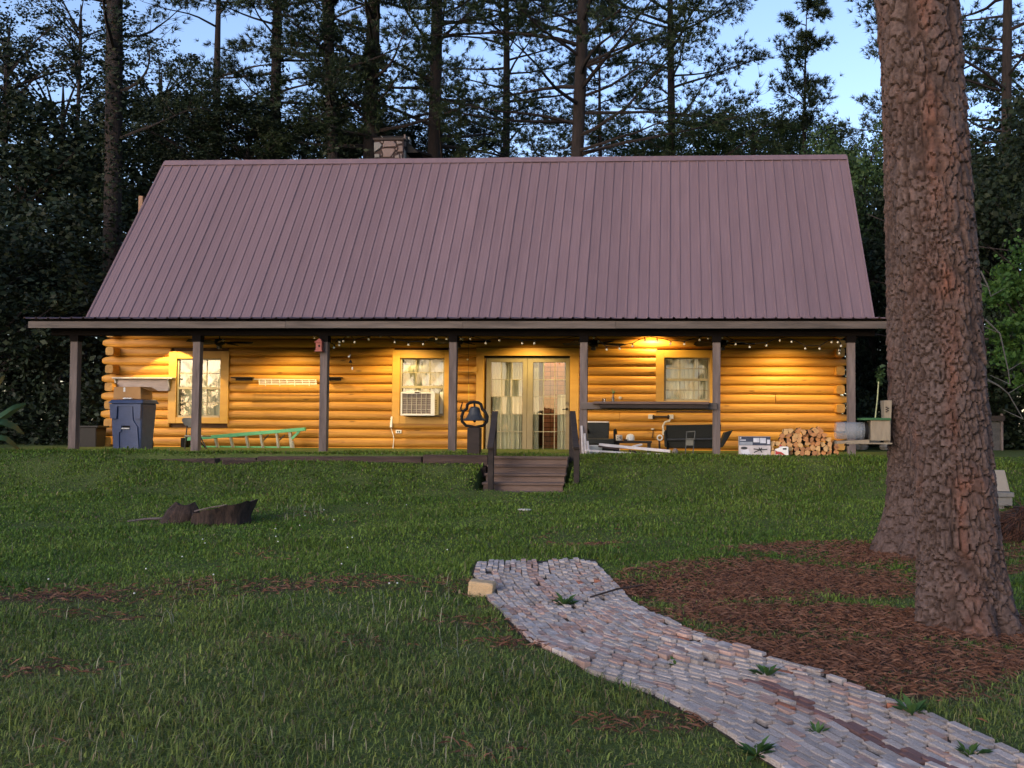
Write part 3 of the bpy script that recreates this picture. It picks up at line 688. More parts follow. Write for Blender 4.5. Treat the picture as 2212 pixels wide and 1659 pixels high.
# porch --------------------------------------------------------------------
MB().box(-0.55, 15.05, -0.30, W+.02, -0.25, -0.035).build('porch_floor', mat('porch_concrete', (.46, .41, .36), (.36, .31, .27), 4, .9, .3), cabin)
for i, X in enumerate(POSTX):
    rr = random.Random(i); w = .07 if i else .072; b = MB(); l = rr.uniform(-.006, .006)
    b.hexa([(X-w+l, -w, -.08), (X+w+l, -w, -.08), (X+w+l, w, -.08), (X-w+l, w, -.08), (X-w, -w, 2.178), (X+w, -w, 2.178), (X+w, w, 2.178), (X-w, w, 2.178)])
    pb = b.build('porch_post', M['grey_wood'], cabin, bevel=.006)
    MB().box(X-.082, X+.082, -.084, .084, 2.06, 2.177).build('post_bracket_and_shade', M['pitch'], cabin)  # no real part: black sleeve painting the beam's shade on the post top
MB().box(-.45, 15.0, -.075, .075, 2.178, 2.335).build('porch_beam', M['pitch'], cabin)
fx = [-.72, wp(617.6, 700, -.35)[0], wp(1000, 700, -.35)[0], wp(1330, 700, -.35)[0], 15.16]
for i in range(4):
    rr = random.Random(i+60); MB().box(fx[i]+.002, fx[i+1]-.002, -.37, -.33+rr.uniform(-.003, .003), 2.290+rr.uniform(-.004, .004), 2.416+rr.uniform(-.004, .003)).build('fascia_board', M['grey_beam'], cabin, bevel=.003)
prf = root('porch_roof', (0, -W, 2.4), None, None); prf.parent = cabin
pd = np.array([0, 1, .094]); pd /= np.linalg.norm(pd); pn = np.array([0, -pd[2], pd[1]]); x = -.76; k = 0
while x < 15.2:
    x1 = min(x+.9144, 15.28); rr = random.Random(k)
    sheet(x-.026, x1+.03, (0, -.43+rr.uniform(-.012, .012), 2.462), pd, pn, 3.45, .002+.003*(k % 2), first=.026, hgt=.024).build('roof_panel', M['roof'], prf); x = x1; k += 1
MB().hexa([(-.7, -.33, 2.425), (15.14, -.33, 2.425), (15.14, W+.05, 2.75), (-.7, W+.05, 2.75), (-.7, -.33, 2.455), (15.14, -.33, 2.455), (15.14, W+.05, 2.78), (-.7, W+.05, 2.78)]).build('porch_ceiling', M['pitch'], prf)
for i in range(26):
    X = -.6+i*.62; MB().hexa([(X-.02, -.32, 2.30), (X+.02, -.32, 2.30), (X+.02, W-.09, 2.62), (X-.02, W-.09, 2.62), (X-.02, -.32, 2.42), (X+.02, -.32, 2.42), (X+.02, W-.09, 2.74), (X-.02, W-.09, 2.74)]).build('rafter', M['soffit'], prf)
# ---------------------------------------------------------------- porch lamps
def porch_light(u, v_unused, label, energy, cone, blend, yoff):
    X = wp(u, 735, W)[0]; Y = W-yoff; zc = 2.41+(Y+.33)*.0865
    r = root('porch_light', (X, Y, zc-.17), label, 'lamp', 'lamps under the porch ceiling')
    b = MB(); b.lathe([(.055, .17), (.055, .12), (.085, .02), (.09, 0), (.084, 0), (.078, .02), (.05, .11), (.0, .115)], (X, Y, zc-.17), 18); b.build('housing', M['black'], r)
    b = MB(); b.lathe([(0, .025), (.02, .03), (.032, .05), (.03, .075), (.016, .10), (.014, .115)], (X, Y, zc-.17), 12); b.build('bulb', emit('lit_bulb', (1, .72, .34), 4), r)
    l = bpy.data.lights.new('porch_light', 'SPOT'); l.energy = energy; l.color = (1.0, .735, .30); l.spot_size = R(cone); l.spot_blend = blend; l.shadow_soft_size = .03
    o = bpy.data.objects.new('lamp_beam', l); COL.objects.link(o); o.parent = r; o.location = (0, 0, .01)
LE = 76
for u, lab, e, cone, bl, yo in ((385, 'porch lamp nearest the blue bin, throwing a hard-edged cone', 1.2, 100, .04, .60), (637, 'porch lamp above the wire rack', .9, 140, .6, 1.0), (882, 'porch lamp above the air conditioner window', .95, 150, .7, .86),
                           (1147, 'porch lamp above the French doors', .95, 150, .7, .82), (1409, 'porch lamp above the bar shelf, the brightest on the wall', .55, 164, .4, .36), (1685, 'porch lamp nearest the firewood', 1.1, 150, .7, .95)):
    porch_light(u, 0, lab, LE*e, cone, bl, yo)

# ---------------------------------------------------------------- ceiling fans
def fan(u, v, label, rot, Y=1.7):
    p = wp(u, v, Y); r = root('ceiling_fan', (p[0], Y, p[2]), label, 'ceiling fan', 'dark ceiling fans along the porch'); X, z = p[0], p[2]
    zc = 2.41+(Y+.33)*.0865
    b = MB(); b.lathe([(.0, zc-z), (.06, zc-z), (.05, zc-z-.05), (.013, zc-z-.06), (.013, .11), (.09, .10), (.10, .06), (.10, .0), (.06, -.03), (.0, -.035)], (X, Y, z), 16); b.build('motor', M['black'], r)
    b = MB(); b.lathe([(0, -.11), (.045, -.10), (.055, -.07), (.045, -.036)], (X, Y, z), 12); b.build('lamp_globe', M['iron'], r)
    b = MB(); b.lathe([(0, 0), (.02, .008), (.024, .03), (.015, .05)], (X+.10, Y-.06, z+.045), 10); b.build('glass_bulb', M['white'], r)
    for k in range(5):
        a = rot+k*math.tau/5; d = np.array([math.cos(a), math.sin(a), 0]); n = np.array([-d[1], d[0], 0]); c = np.array([X, Y, z+.03]); t = np.array([0, 0, .012])
        b = MB(); P = []
        for s, w in ((.09, .025), (.17, .03), (.2, .06), (.58, .074), (.66, .055)):
            P.append((c+d*s-n*w-np.array([0, 0, w*.32]), c+d*s+n*w+np.array([0, 0, w*.32])))
        vs = [q for pr in P for q in pr]+[q+np.array([0, 0, .009]) for pr in P for q in pr]; m = len(P)*2; fs = []
        for i in range(len(P)-1):
            q = (2*i, 2*i+1, 2*i+3, 2*i+2); fs += [q[::-1], tuple(x+m for x in q), (2*i, 2*i+2, 2*i+2+m, 2*i+m), (2*i+1, 2*i+1+m, 2*i+3+m, 2*i+3)]
        fs += [(0, m, m+1, 1), (m-2, m-1, 2*m-1, 2*m-2)]; b.add(vs, fs); b.build('blade', M['dark_wood'], r)
fan(474, 743, 'dark ceiling fan beside the post with the ladder, leftmost', .2); fan(990, 741, 'dark ceiling fan just left of the French doors', .05)
fan(1282, 746, 'dark ceiling fan just right of the French doors', .35); fan(1560, 746, 'dark ceiling fan above the right end of the bar shelf', .0)

# ---------------------------------------------------------------- string of bulbs
SB = [Zp(x, y, *Zb) for x, y in ((1100, 318), (1310, 420), (1355, 362), (1366, 396), (1410, 355), (1450, 305), (1515, 365), (1670, 335), (1790, 300))]
SB += [Zp(x, y, *Zc) for x, y in ((10, 335), (130, 300), (278, 365), (420, 390), (575, 385), (715, 330), (810, 330), (965, 330), (1060, 330), (1225, 375), (1360, 345))]
SB += [Zp(x, y, *Zd) for x, y in ((610, 300), (720, 300))]
SB += [Zp(x, y, *Ze) for x, y in ((205, 318), (340, 440), (478, 432), (615, 405), (740, 345), (868, 345), (1012, 380), (1150, 385), (1310, 340), (1405, 325), (1550, 320))]
SB += [Zp(x, y, *Zf) for x, y in ((300, 385), (445, 415), (620, 398), (762, 345), (877, 360), (1020, 430), (1175, 432), (1297, 362), (1362, 365), (1390, 405), (1385, 450), (1378, 480))]
p0 = wp(*SB[0], .2); sr = root('string_lights', (7.4, .2, 2.1), 'drooping string of small clear bulbs strung along the porch', 'string lights')
wire = []; gl_m = mat('bulb_glint', (.85, .78, .60), (.75, .68, .5), 20, .15, spec=.8)  # pale bulb colour stands in for glints on unlit clear glass
for i, (u, v) in enumerate(SB):
    p = wp(u, v, .2+.02*math.sin(i*2.1)); rr = random.Random(i); tx, ty = rr.uniform(-.02, .02), rr.uniform(-.02, .02)
    b = MB(); b.tube([p+np.array([tx, ty, -.028]), p+np.array([tx*.9, ty*.9, -.022]), p+np.array([tx*.6, ty*.6, -.004]), p+np.array([tx*.3, ty*.3, .012])], [.005, .018, .022, .011], 8); b.build('bulb', gl_m, sr)
    b = MB(); b.tube([p+np.array([tx*.3, ty*.3, .010]), p+np.array([0, 0, .042])], .010, 7); b.build('socket', M['black'], sr)
    top = p+np.array([0, 0, .045])
    if wire:
        m_ = (wire[-1]+top)/2; dx = abs(top[0]-wire[-1][0]); wire.append(m_+np.array([0, 0, .012-.02*min(1, dx)]))
    wire.append(top)
wire = [np.array([p0[0]-.05, .12, 2.20])]+wire
b = MB(); b.tube(wire, .008, 5); b.build('wire', M['black'], sr)

# ---------------------------------------------------------------- wall things, left half
# white mantel-like shelf by the left corner
x0, z0 = wq(985, 880, Za, W-.1)[0], wq(985, 872, Za, W-.1)[2]; x1, z1 = wq(1545, 880, Za, W-.1)[0], wq(1545, 745, Za, W-.1)[2]
r = root('mantel_shelf', ((x0+x1)/2, W-.1, z0), 'long pale mantel shelf fixed to the log wall above the cardboard box', 'shelf')
MB().box(x0-.02, x1+.12, W-.27, W-.06, z1-.012, z1+.018).build('shelf_board', M['pale'], r, bevel=.004)
MB().box(x0+.02, x1-.02, W-.15, W-.06, z0, z1-.013).build('back_board', mat('faded_board', (.45, .36, .32), (.34, .27, .24), 4, .8, .3, (1, 1, 4)), r)
for X in (x0, x1-.03): MB().prism([(W-.22, z1-.013), (W-.06, z1-.013), (W-.06, z0+.01), (W-.13, z0+.03), (W-.155, z0+.12)], X, X+.03, 'x').build('bracket', M['pale'], r)
# two short dark floating shelves
for xa, xb, lab in ((275, 448, 'short dark floating shelf left of the wire rack'), (1245, 1370, 'short dark floating shelf half behind the post, right of the wire rack')):
    a = wq(xa, 750, Zb, W-.15)[0]; c = wq(xb, 750, Zb, W-.15)[0]; z = wq(xa, 740, Zb, W-.25)[2]
    r = root('floating_shelf', ((a+c)/2, W-.1, z), lab, 'shelf', 'short dark wall shelves')
    MB().box(a-.04, c+.04, W-.26, W-.06, z, z+.025).build('shelf_board', M['dark_wood'], r, bevel=.003)
    MB().box(a, c, W-.10, W-.055, z-.05, z-.001).build('cleat', M['dark_wood'], r)
# white wire rack
r = root('wire_rack', (*wq(820, 800, Zb, W-.15)[:1], W-.1, wq(820, 800, Zb, W-.15)[2]), 'white wire rack hung on the logs between two dark shelves', 'rack')
def zb(x, y, Y): return wq(x, y, Zb, Y)
for n_, pts in enumerate((((475, 752, .09), (1125, 760, .09)), ((520, 772, .28), (1130, 776, .28)), ((525, 792, .30), (1130, 795, .30)), ((530, 806, .30), (1130, 806, .30)))):
    MB().tube([zb(x, y, W-d) for x, y, d in pts], .009, 6).build('rail', M['white'], r)
for x in (535, 597, 660, 745, 820, 900, 980, 1050, 1120):
    MB().tube([zb(x-5, 756, W-.09), zb(x, 775, W-.28), zb(x, 822 if x in (597, 745, 900, 1050) else 806, W-.30)], .006, 6).build('wire', M['white'], r)
# trash cart ---------------------------------------------------------------
BY = 1.05; bx0 = wq(925, 1100, Za, BY-.27)[0]; bx1 = wq(1258, 1100, Za, BY-.27)[0]; bz = wq(1100, 985, Za, BY)[2]; bc = (bx0+bx1)/2; hw = (bx1-bx0)/2
r = root('wheeled_bin', (bc, BY, -.035), 'blue wheeled trash bin with closed lid at the left end of the porch', 'trash bin')
t = hw; bt = hw*.86; zl = bz-.04; yb_, yt = .24, .29
b = MB(); b.hexa([(bc-bt, BY-yb_, -.03), (bc+bt, BY-yb_, -.03), (bc+bt, BY+yb_, -.03), (bc-bt, BY+yb_, -.03), (bc-t, BY-yt, zl), (bc+t, BY-yt, zl), (bc+t, BY+yt, zl), (bc-t, BY+yt, zl)]); b.build('body', M['blue'], r, bevel=.03)
def fy(z, o): return BY-(yb_+(yt-yb_)*(z+.03)/(zl+.03))-o
def plate(poly, o, name, m):
    q = [(bc+a*hw, z) for a, z in poly]; n = len(q); b = MB(); b.add([(x, fy(z, -.02), z) for x, z in q]+[(x, fy(z, o), z) for x, z in q], [tuple(range(2*n-1, n-1, -1))]+[(i, (i+1) % n, n+(i+1) % n, n+i) for i in range(n)]); return b.build(name, m, r)
plate([(-.93, zl-.30), (-.55, zl-.30), (-.50, zl-.06), (.50, zl-.06), (.55, zl-.30), (.93, zl-.30), (.97, zl-.015), (-.97, zl-.015)], .045, 'front_collar', M['blue'])
plate([(-.80, 0), (-.42, 0), (-.42, .34), (-.28, .36), (-.28, .47), (.28, .47), (.28, .36), (.42, .34), (.42, 0), (.80, 0), (.72, .45), (.45, .58), (.42, .85), (-.42, .85), (-.45, .58), (-.72, .45)][::1], .028, 'front_rib', M['blue'])
plate([(-.24, .40), (.24, .40), (.24, .52), (-.24, .52)], .002, 'lift_pocket', M['black'])
MB().tube([(bc-.24*hw, fy(.415, .03), .415), (bc+.24*hw, fy(.415, .03), .415)], .012, 8).build('lift_bar', M['white'], r)
b = MB(); b.hexa([(bc-t*1.10, BY-yt-.05, zl), (bc+t*1.10, BY-yt-.05, zl), (bc+t*1.10, BY+yt+.05, zl), (bc-t*1.10, BY+yt+.05, zl), (bc-t*.98, BY-yt+.02, zl+.075), (bc+t*.98, BY-yt+.02, zl+.075), (bc+t*.98, BY+yt, zl+.085), (bc-t*.98, BY+yt, zl+.085)]); b.build('lid', M['blue'], r, bevel=.018)
for s in (-1, 1):
    b = MB(); b.lathe([(0, -.03), (.12, -.03), (.13, -.02), (.13, .02), (.12, .03), (0, .03)], (bc+s*(bt-.06), BY+.22, .095), 18, 'x'); b.build('wheel', M['black'], r)
b = MB(); b.tube([(bc-.2, BY+yt+.06, zl-.02), (bc-.2, BY+yt+.10, zl+.02), (bc+.2, BY+yt+.10, zl+.02), (bc+.2, BY+yt+.06, zl-.02)], .014, 8); b.build('handle', M['blue'], r)
b = MB(); rr = random.Random(4)
for i in range(3):
    x = bc-.02+i*.05; y = BY-.25; b.lathe([(0, 0), (.045, .004), (.04, .02), (.018, .032), (0, .034)], (x+rr.uniform(-.02, .02), y+rr.uniform(-.04, .04), zl+.083), 7)
tag(b.build('crumpled_paper', M['white']), 'scrap of crumpled white paper on the blue bin lid', 'paper')
# cardboard box on the lid
x0 = wq(975, 900, Za, BY-.1)[0]; x1 = wq(1265, 900, Za, BY-.1)[0]; z1 = wq(1100, 832, Za, BY-.1)[2]; zb0 = zl+.088
r = root('cardboard_box', ((x0+x1)/2, BY+.05, zb0), 'brown cardboard box standing on the blue bin lid', 'box')
b = MB(); b.hexa([(x0, BY-.18, zb0), (x1, BY-.18, zb0), (x1+.02, BY+.24, zb0), (x0, BY+.24, zb0), (x0+.01, BY-.18, z1), (x1-.02, BY-.18, z1), (x1, BY+.24, z1+.01), (x0, BY+.24, z1+.01)]); b.build('carton', M['card'], r, bevel=.008)
b = MB(); b.hexa([(x1-.02, BY-.17, z1), (x1+.12, BY-.12, z1-.07), (x1+.14, BY+.2, z1-.07), (x1, BY+.22, z1), (x1-.02, BY-.17, z1+.006), (x1+.12, BY-.12, z1-.064), (x1+.14, BY+.2, z1-.064), (x1, BY+.22, z1+.006)]); b.build('flap', M['card'], r)
b = MB(); c = (x0+x1)/2; b.lathe([(.0, 0), (.022, .0)], (c-.06, BY-.1815, (z1*2+zb0)/3+.05), 10, 'y'); b.box(c-.08, c-.04, BY-.1815, BY-.1805, z1-.10, z1-.05); b.build('sticker', M['white'], r)
# dark tote at the far left
p = wq(1345, 1080, Zj, 2.9); q = wq(1700, 650, Zj, 2.9); r = root('storage_tote', ((p[0]+q[0])/2, 2.9, -.035), 'dark brown storage tote beside the leftmost post', 'tote'); b = MB()
mt = mat('dark_brown_plastic', (.022, .018, .015), (.015, .012, .010), 9, .6)
b.hexa([(p[0]+.03, 2.7, -.035), (q[0]-.02, 2.7, -.035), (q[0]-.02, 3.05, -.035), (p[0]+.03, 3.05, -.035), (p[0], 2.66, q[2]-.04), (q[0], 2.66, q[2]-.04), (q[0], 3.08, q[2]-.04), (p[0], 3.08, q[2]-.04)]); b.build('tub', mt, r, bevel=.02)
MB().box(p[0]-.02, q[0]+.05, 2.63, 3.1, q[2]-.039, q[2]).build('lid', mt, r, bevel=.01)
# folding chair behind the second post
def zz(x, y, Y): return wq(x, y, Za, Y)
Y = 1.6; r = root('folding_chair', (*zz(1760, 1500, Y)[:2], -.035), 'grey folding chair with rounded back behind the second post', 'chair'); b = MB()
q = [zz(x, y, Y+.25) for x, y in ((1665, 1165), (1690, 1150), (1750, 1150), (1790, 1180), (1795, 1235), (1740, 1255), (1690, 1225), (1668, 1190))]
b.prism([(a[0], a[2]) for a in q], Y+.24, Y+.265); b.build('backrest', mat('grey_vinyl', (.30, .27, .22), None, 8, .5), r, bevel=.006)
a = zz(1690, 1340, Y-.2); c = zz(1960, 1325, Y+.15); MB().hexa([(a[0], Y-.2, a[2]-.02), (c[0], Y-.2, a[2]-.02), (c[0], Y+.2, a[2]-.02), (a[0], Y+.2, a[2]-.02), (a[0], Y-.2, a[2]+.015), (c[0], Y-.2, a[2]+.015), (c[0], Y+.2, a[2]+.01), (a[0], Y+.2, a[2]+.01)]).build('seat', mat('grey_seat', (.24, .22, .19), None, 8, .5), r, bevel=.01)
for xs in ((1692, 1720), (1935, 1790)):
    for y0, y1, top in ((-.22, .26, 1230), (.26, -.18, 1335)):
        t_ = zz(xs[1], top, Y+(y1 if top == 1230 else -.18)); f_ = zz(xs[0], 1500, Y+(y0 if top == 1230 else .26)); f_[2] = -.033
        b = MB(); b.tube([f_, t_], .013, 8); b.build('leg', M['iron'], r)
# green step ladder lying on its side against the wall
r = root('step_ladder', (*zb(500, 1500, 2.94)[:2], -.035), 'green fibreglass step ladder with pale rungs lying on its side', 'ladder'); gm = mat('green_fibreglass', (.12, .46, .20), (.09, .36, .16), 9, .5); alu = mat('ladder_aluminium', (.74, .70, .58), (.66, .62, .50), 9, .4, metallic=.3)
def lz(x, y, Y): return wq(x, y, Zb, Y)
a = zz(1690, 1375, 2.94); c = lz(1010, 1270, 2.94); MB().bar(a, c, .10, .075).build('side_rail', gm, r, bevel=.004)
a2 = zz(1690, 1470, 3.14); a2[2] = .005; c2 = lz(880, 1490, 3.14); c2[2] = .005; MB().bar(a2, c2, .07, .05).build('side_rail', gm, r, bevel=.004)
for x in (-110, 78, 236, 397, 548, 712, 850):
    yy = 1375+(x+110)*(-.097)-20; t_ = lz(x, yy+30, 2.95); f_ = np.array([t_[0], 3.09, -.02]); MB().bar(t_, f_, .045 if x != 850 else .06, .07).build('rung', alu, r, bevel=.003)
MB().bar(lz(870, 1370, 2.92), lz(950, 1290, 2.92), .03, .05).build('corner_brace', gm, r); MB().bar(lz(875, 1400, 2.97), lz(890, 1495, 3.09), .05, .05).build('ladder_top', alu, r)
for x in (560, 725): MB().bar(lz(x, 1400, 3.11), lz(x+70, 1330, 3.11), .018, .03).build('spreader', M['grey_beam'], r)
a = zz(1690, 1370, 2.95); MB().box(a[0]-.04, a[0]+.05, 2.87, 3.19, -.03, a[2]+.02).build('ladder_foot', M['black'], r)
# red birdhouse on the third post
Y = -.10; r = root('birdhouse', (*lz(1165, 455, Y)[:2], lz(1165, 455, Y)[2]), 'small faded red birdhouse hung on the third porch post', 'birdhouse'); rm = mat('faded_red_paint', (.33, .10, .075), (.26, .075, .055), 12, .7, .3)
x0 = lz(1130, 400, Y)[0]; x1 = lz(1200, 400, Y)[0]; z0 = lz(0, 455, Y)[2]; z1 = lz(0, 375, Y)[2]; z2 = lz(0, 335, Y)[2]; cx = (x0+x1)/2
MB().box(x0+.01, x1-.01, Y-.09, Y+.02, z0, z1).build('body', rm, r); MB().hexa([(x0-.012, Y-.12, z1), (x1+.012, Y-.12, z1), (x1+.012, Y+.025, z1), (x0-.012, Y+.025, z1), (cx-.02, Y-.06, z2), (cx+.02, Y-.06, z2), (cx+.02, Y-.02, z2), (cx-.02, Y-.02, z2)]).build('roof', rm, r)
MB().box(x0-.008, x1+.008, Y-.11, Y+.025, z0-.02, z0).build('base', rm, r); b = MB(); b.lathe([(0, 0), (.020, 0), (.020, .01), (0, .01)], (cx+.012, Y-.098, (z0+z1)/2+.01), 12, 'y'); o = b.build('entrance', M['black'], r)
MB().tube([(cx, Y-.04, z2-.01), (cx, Y-.02, z2+.05), (cx, .0-.07, z2+.07)], .005, 6).build('hanger', M['black'], r)
# hanging chime right of the third post
Y = .25; t_ = lz(1485, 300, Y); m_ = lz(1478, 580, Y); e_ = lz(1498, 640, Y); r = root('hanging_chime', m_, 'small dark bell chime hanging on a thread right of the third post', 'chime'); t_[2] = 2.30
MB().tube([t_, m_+np.array([0, 0, .03]), e_], .0035, 5).build('thread', M['black'], r); b = MB(); b.lathe([(.006, .05), (.02, .035), (.028, .01), (.038, -.005), (.0, -.006)], m_, 12); b.build('bell', M['black'], r)
b = MB(); b.lathe([(0, -.03), (.014, -.02), (.016, .01), (.006, .03)], e_, 8); b.build('clapper', M['white'], r)
b = MB(); b.lathe([(0, -.02), (.02, -.01), (.02, .01), (0, .02)], lz(1462, 518, Y), 8); b.bar(lz(1462, 510, Y), lz(1480, 500, Y), .005); b.build('charm', M['white'], r)
# second chime left of the doors with a yellow cord down to the bell
def lc(x, y, Y): return wq(x, y, Zc, Y)
Y = W-.35; t_ = lc(1040, 330, Y); t_[2] = 2.60; r = root('hanging_chime', lc(1046, 980, Y), 'thin hanging chime cord with a yellow end above the dinner bell', 'chime')
MB().tube([t_, lc(1040, 640, Y), lc(1043, 800, Y)], .004, 5).build('cord', M['dark_wood'], r); MB().tube([lc(1043, 800, Y), lc(1046, 980, Y)], .006, 5).build('cord_end', mat('yellow_cord', (.60, .48, .06), None, 9), r)
b = MB(); b.lathe([(0, -.02), (.02, -.01), (.02, .01), (0, .02)], lc(1032, 547, Y), 8); b.build('charm', M['white'], r)
p = lc(1090, 660, W-.13); r = root('corner_bracket_shelf', p, 'little wooden bracket shelf on the logs left of the French doors', 'shelf'); a = lc(930, 672, W-.16); c = lc(1125, 672, W-.16)
MB().box(a[0], c[0], W-.20, W-.07, a[2]-.012, a[2]+.008).build('shelf_board', M['casing'], r); MB().prism([(lc(1060, 650, W-.12)[0], p[2]), (c[0], lc(0, 615, W-.12)[2]), (c[0], lc(0, 695, W-.12)[2])], W-.16, W-.14).build('bracket', M['casing'], r)

# ---------------------------------------------------------------- air conditioner
Y0 = W-.50; def_ = lambda x, y: lc(x, y, Y0)
x0, z1 = def_(340, 885)[0], def_(340, 885)[2]; x1, z0 = def_(690, 1130)[0], def_(690, 1130)[2]
r = root('air_conditioner', ((x0+x1)/2, W-.2, z0), 'white window air conditioner jutting from the middle window', 'air conditioner'); ivory = mat('ivory_case', (.62, .55, .38), (.56, .49, .33), 8, .5)
MB().box(x0+.01, x1-.01, Y0+.045, W+.02, z0+.012, z1-.02).build('case', ivory, r, bevel=.008)
fr = MB(); tt = .032; fr.box(x0, x1, Y0, Y0+.05, z1-tt*1.1, z1); fr.box(x0, x1, Y0, Y0+.05, z0, z0+.04); fr.box(x0, x0+.034, Y0, Y0+.05, z0+.04, z1-tt*1.1); xg = def_(650, 1000)[0]; fr.box(xg, x1, Y0, Y0+.05, z0+.04, z1-tt*1.1); fr.build('front_frame', M['white'], r, bevel=.006)
a = def_(395, 872); c = def_(545, 905); MB().box(a[0], c[0], Y0-.012, Y0+.03, c[2], a[2]).build('badge_bar', M['white'], r, bevel=.008)
a = def_(485, 882); c = def_(535, 898); MB().box(a[0], c[0], Y0-.0135, Y0-.0115, c[2], a[2]).build('badge', M['grey_beam'], r)
gx0, gx1, gz0, gz1 = x0+.034, xg, z0+.04, z1-tt*1.1
MB().box(gx0, gx1, Y0+.03, Y0+.044, gz0, gz1).build('filter', mat('grey_filter', (.25, .20, .17), (.19, .15, .13), 40, .8), r)
for i in range(1, 6): X = gx0+(gx1-gx0)*i/6; MB().box(X-.005, X+.005, Y0+.006, Y0+.028, gz0, gz1).build('grille_bar', M['pale'], r)
for i in range(1, 9): z = gz0+(gz1-gz0)*i/9; h_ = .005 if i in (2, 4, 7) else .002; MB().box(gx0, gx1, Y0+.012, Y0+.024, z-h_, z+h_).build('grille_bar', M['pale'], r)
for i in range(7): z = z0+.05+i*.045; MB().box(x1-.009, x1-.004, Y0+.09, Y0+.19, z, z+.02).build('side_vent', M['dark_wood'], r)
wx1 = 6.346; MB().box(x1, wx1-.036, W-.03, W-.015, z0+.0, z1+.02).build('filler_panel', M['white'], r)
MB().box(x0+.02, wx1-.04, W-.30, W-.11, z0-.018, z0-.001).build('support_sill', M['grey_beam'], r)
# white wall timer with cord, outlet box
p = lc(240, 1195, W-.12); r = root('wall_timer', p, 'slim white plug-in timer with hanging cord on the logs', 'timer'); b = MB(); b.hexa([(p[0]-.03, W-.13, p[2]-.12), (p[0]+.022, W-.13, p[2]-.12), (p[0]+.022, W-.08, p[2]-.12), (p[0]-.03, W-.08, p[2]-.12), (p[0]-.012, W-.125, p[2]+.12), (p[0]+.03, W-.125, p[2]+.12), (p[0]+.03, W-.08, p[2]+.12), (p[0]-.012, W-.08, p[2]+.12)]); b.build('case', M['white'], r, bevel=.008)
MB().tube([lc(238, 1258, W-.10), lc(262, 1330, W-.11), lc(268, 1370, W-.11), lc(262, 1440, W-.11), (*lc(258, 1500, W-.11)[:2], .0)], .009, 6).build('cord', M['white'], r)
a = lc(288, 1312, W-.1); c = lc(348, 1278, W-.1); r = root('wall_outlet', a, 'white double outlet on the logs below the air conditioner', 'outlet'); MB().box(a[0], c[0], W-.115, W-.07, a[2], c[2]).build('plate', M['white'], r, bevel=.005)
for x in (308, 328): q = lc(x, 1296, W-.1); MB().box(q[0]-.014, q[0]+.014, W-.118, W-.114, q[2]-.018, q[2]+.018).build('socket', M['iron'], r)

# ---------------------------------------------------------------- dinner bell on its post
Y = -.75; lb = lambda x, y: lc(x, y, Y); p = lb(1105, 1480); gz = float(zg(p[0], Y)); r = root('dinner_bell', (p[0], Y, gz), 'black iron dinner bell in a yoke on a short dark post', 'bell')
pts = [lb(x, y) for x, y in ((990, 1082), (1022, 1060), (1030, 1015), (1055, 995), (1098, 988), (1145, 995), (1172, 1015), (1182, 1060), (1212, 1088), (1236, 1140), (1232, 1190), (1195, 1232), (1110, 1250), (1015, 1232), (975, 1190), (972, 1135))]
b = MB(); b.tube(pts, .028, 10, closed=True); b.build('yoke', M['black'], r)
b = MB(); b.tube([lb(990, 1082), lb(966, 1075), lb(962, 1050), lb(972, 1020), lb(978, 990)], [.02, .018, .014, .012, .010], 8); b.build('crank', M['black'], r)
c = lb(1105, 1180); k = (lb(1225, 1180)[0]-lb(985, 1180)[0])/2; h = lb(0, 1030)[2]-c[2]
b = MB(); b.lathe([(k*.95, -.004), (k, 0), (k*.93, h*.08), (k*.70, h*.22), (k*.56, h*.45), (k*.47, h*.72), (k*.42, h*.9), (k*.28, h*.99), (0, h)], c, 28); b.build('bell', M['iron'], r)
b = MB(); b.lathe([(0, -.035), (.02, -.028), (.024, -.01), (.012, .01), (.006, .05)], (c[0], c[1], c[2]), 12); b.build('clapper', M['black'], r)
b = MB(); b.tube([lb(1098, 988), (c[0], Y, c[2]+h)], .018, 8); b.build('headstock', M['black'], r)
a = lb(1040, 1255); d_ = lb(1168, 1255); MB().hexa([(a[0], Y-.10, gz-.1), (d_[0], Y-.10, gz-.1), (d_[0], Y+.12, gz-.1), (a[0], Y+.12, gz-.1), (a[0], Y-.10, a[2]), (d_[0], Y-.10, a[2]), (d_[0], Y+.12, a[2]), (a[0], Y+.12, a[2])]).build('post', M['dark_wood'], r, bevel=.008)

# ---------------------------------------------------------------- retaining timbers, steps, rails
SX0, SX1 = 8.20, 9.56; sr_ = root('retaining_wall', (5, -1.3, -.3), 'low retaining wall of old brown timbers left of the steps', 'retaining wall')
xj = [wp(u, 1000, -1.3)[0] for u in (470, 560, 917, 1056)]
for i, (a, c, z1, h, dy) in enumerate(((xj[0], xj[1]-.02, -.07, .17, .0), (xj[1], xj[2]-.03, -.025, .185, .0), (xj[2], xj[3], .005, .185, -.03), (xj[0]+1.0, xj[2]+.3, -.17, .17, -.02), (xj[2]+.32, xj[3]-.02, -.19, .18, -.05))):
    rr = random.Random(i); t = rr.uniform(-.015, .01); MB().hexa([(a, -1.40+dy, z1-h+t), (c, -1.40+dy, z1-h), (c, -1.20, z1-h), (a, -1.20, z1-h+t), (a, -1.40+dy, z1+t-.01), (c, -1.40+dy, z1), (c, -1.20, z1), (a, -1.20, z1+t-.01)]).build('timber', M['tie_wood'], sr_, bevel=.012)
st = root('porch_steps', ((SX0+SX1)/2, -1.7, -.55), 'four worn brown timber steps up to the French doors', 'steps')
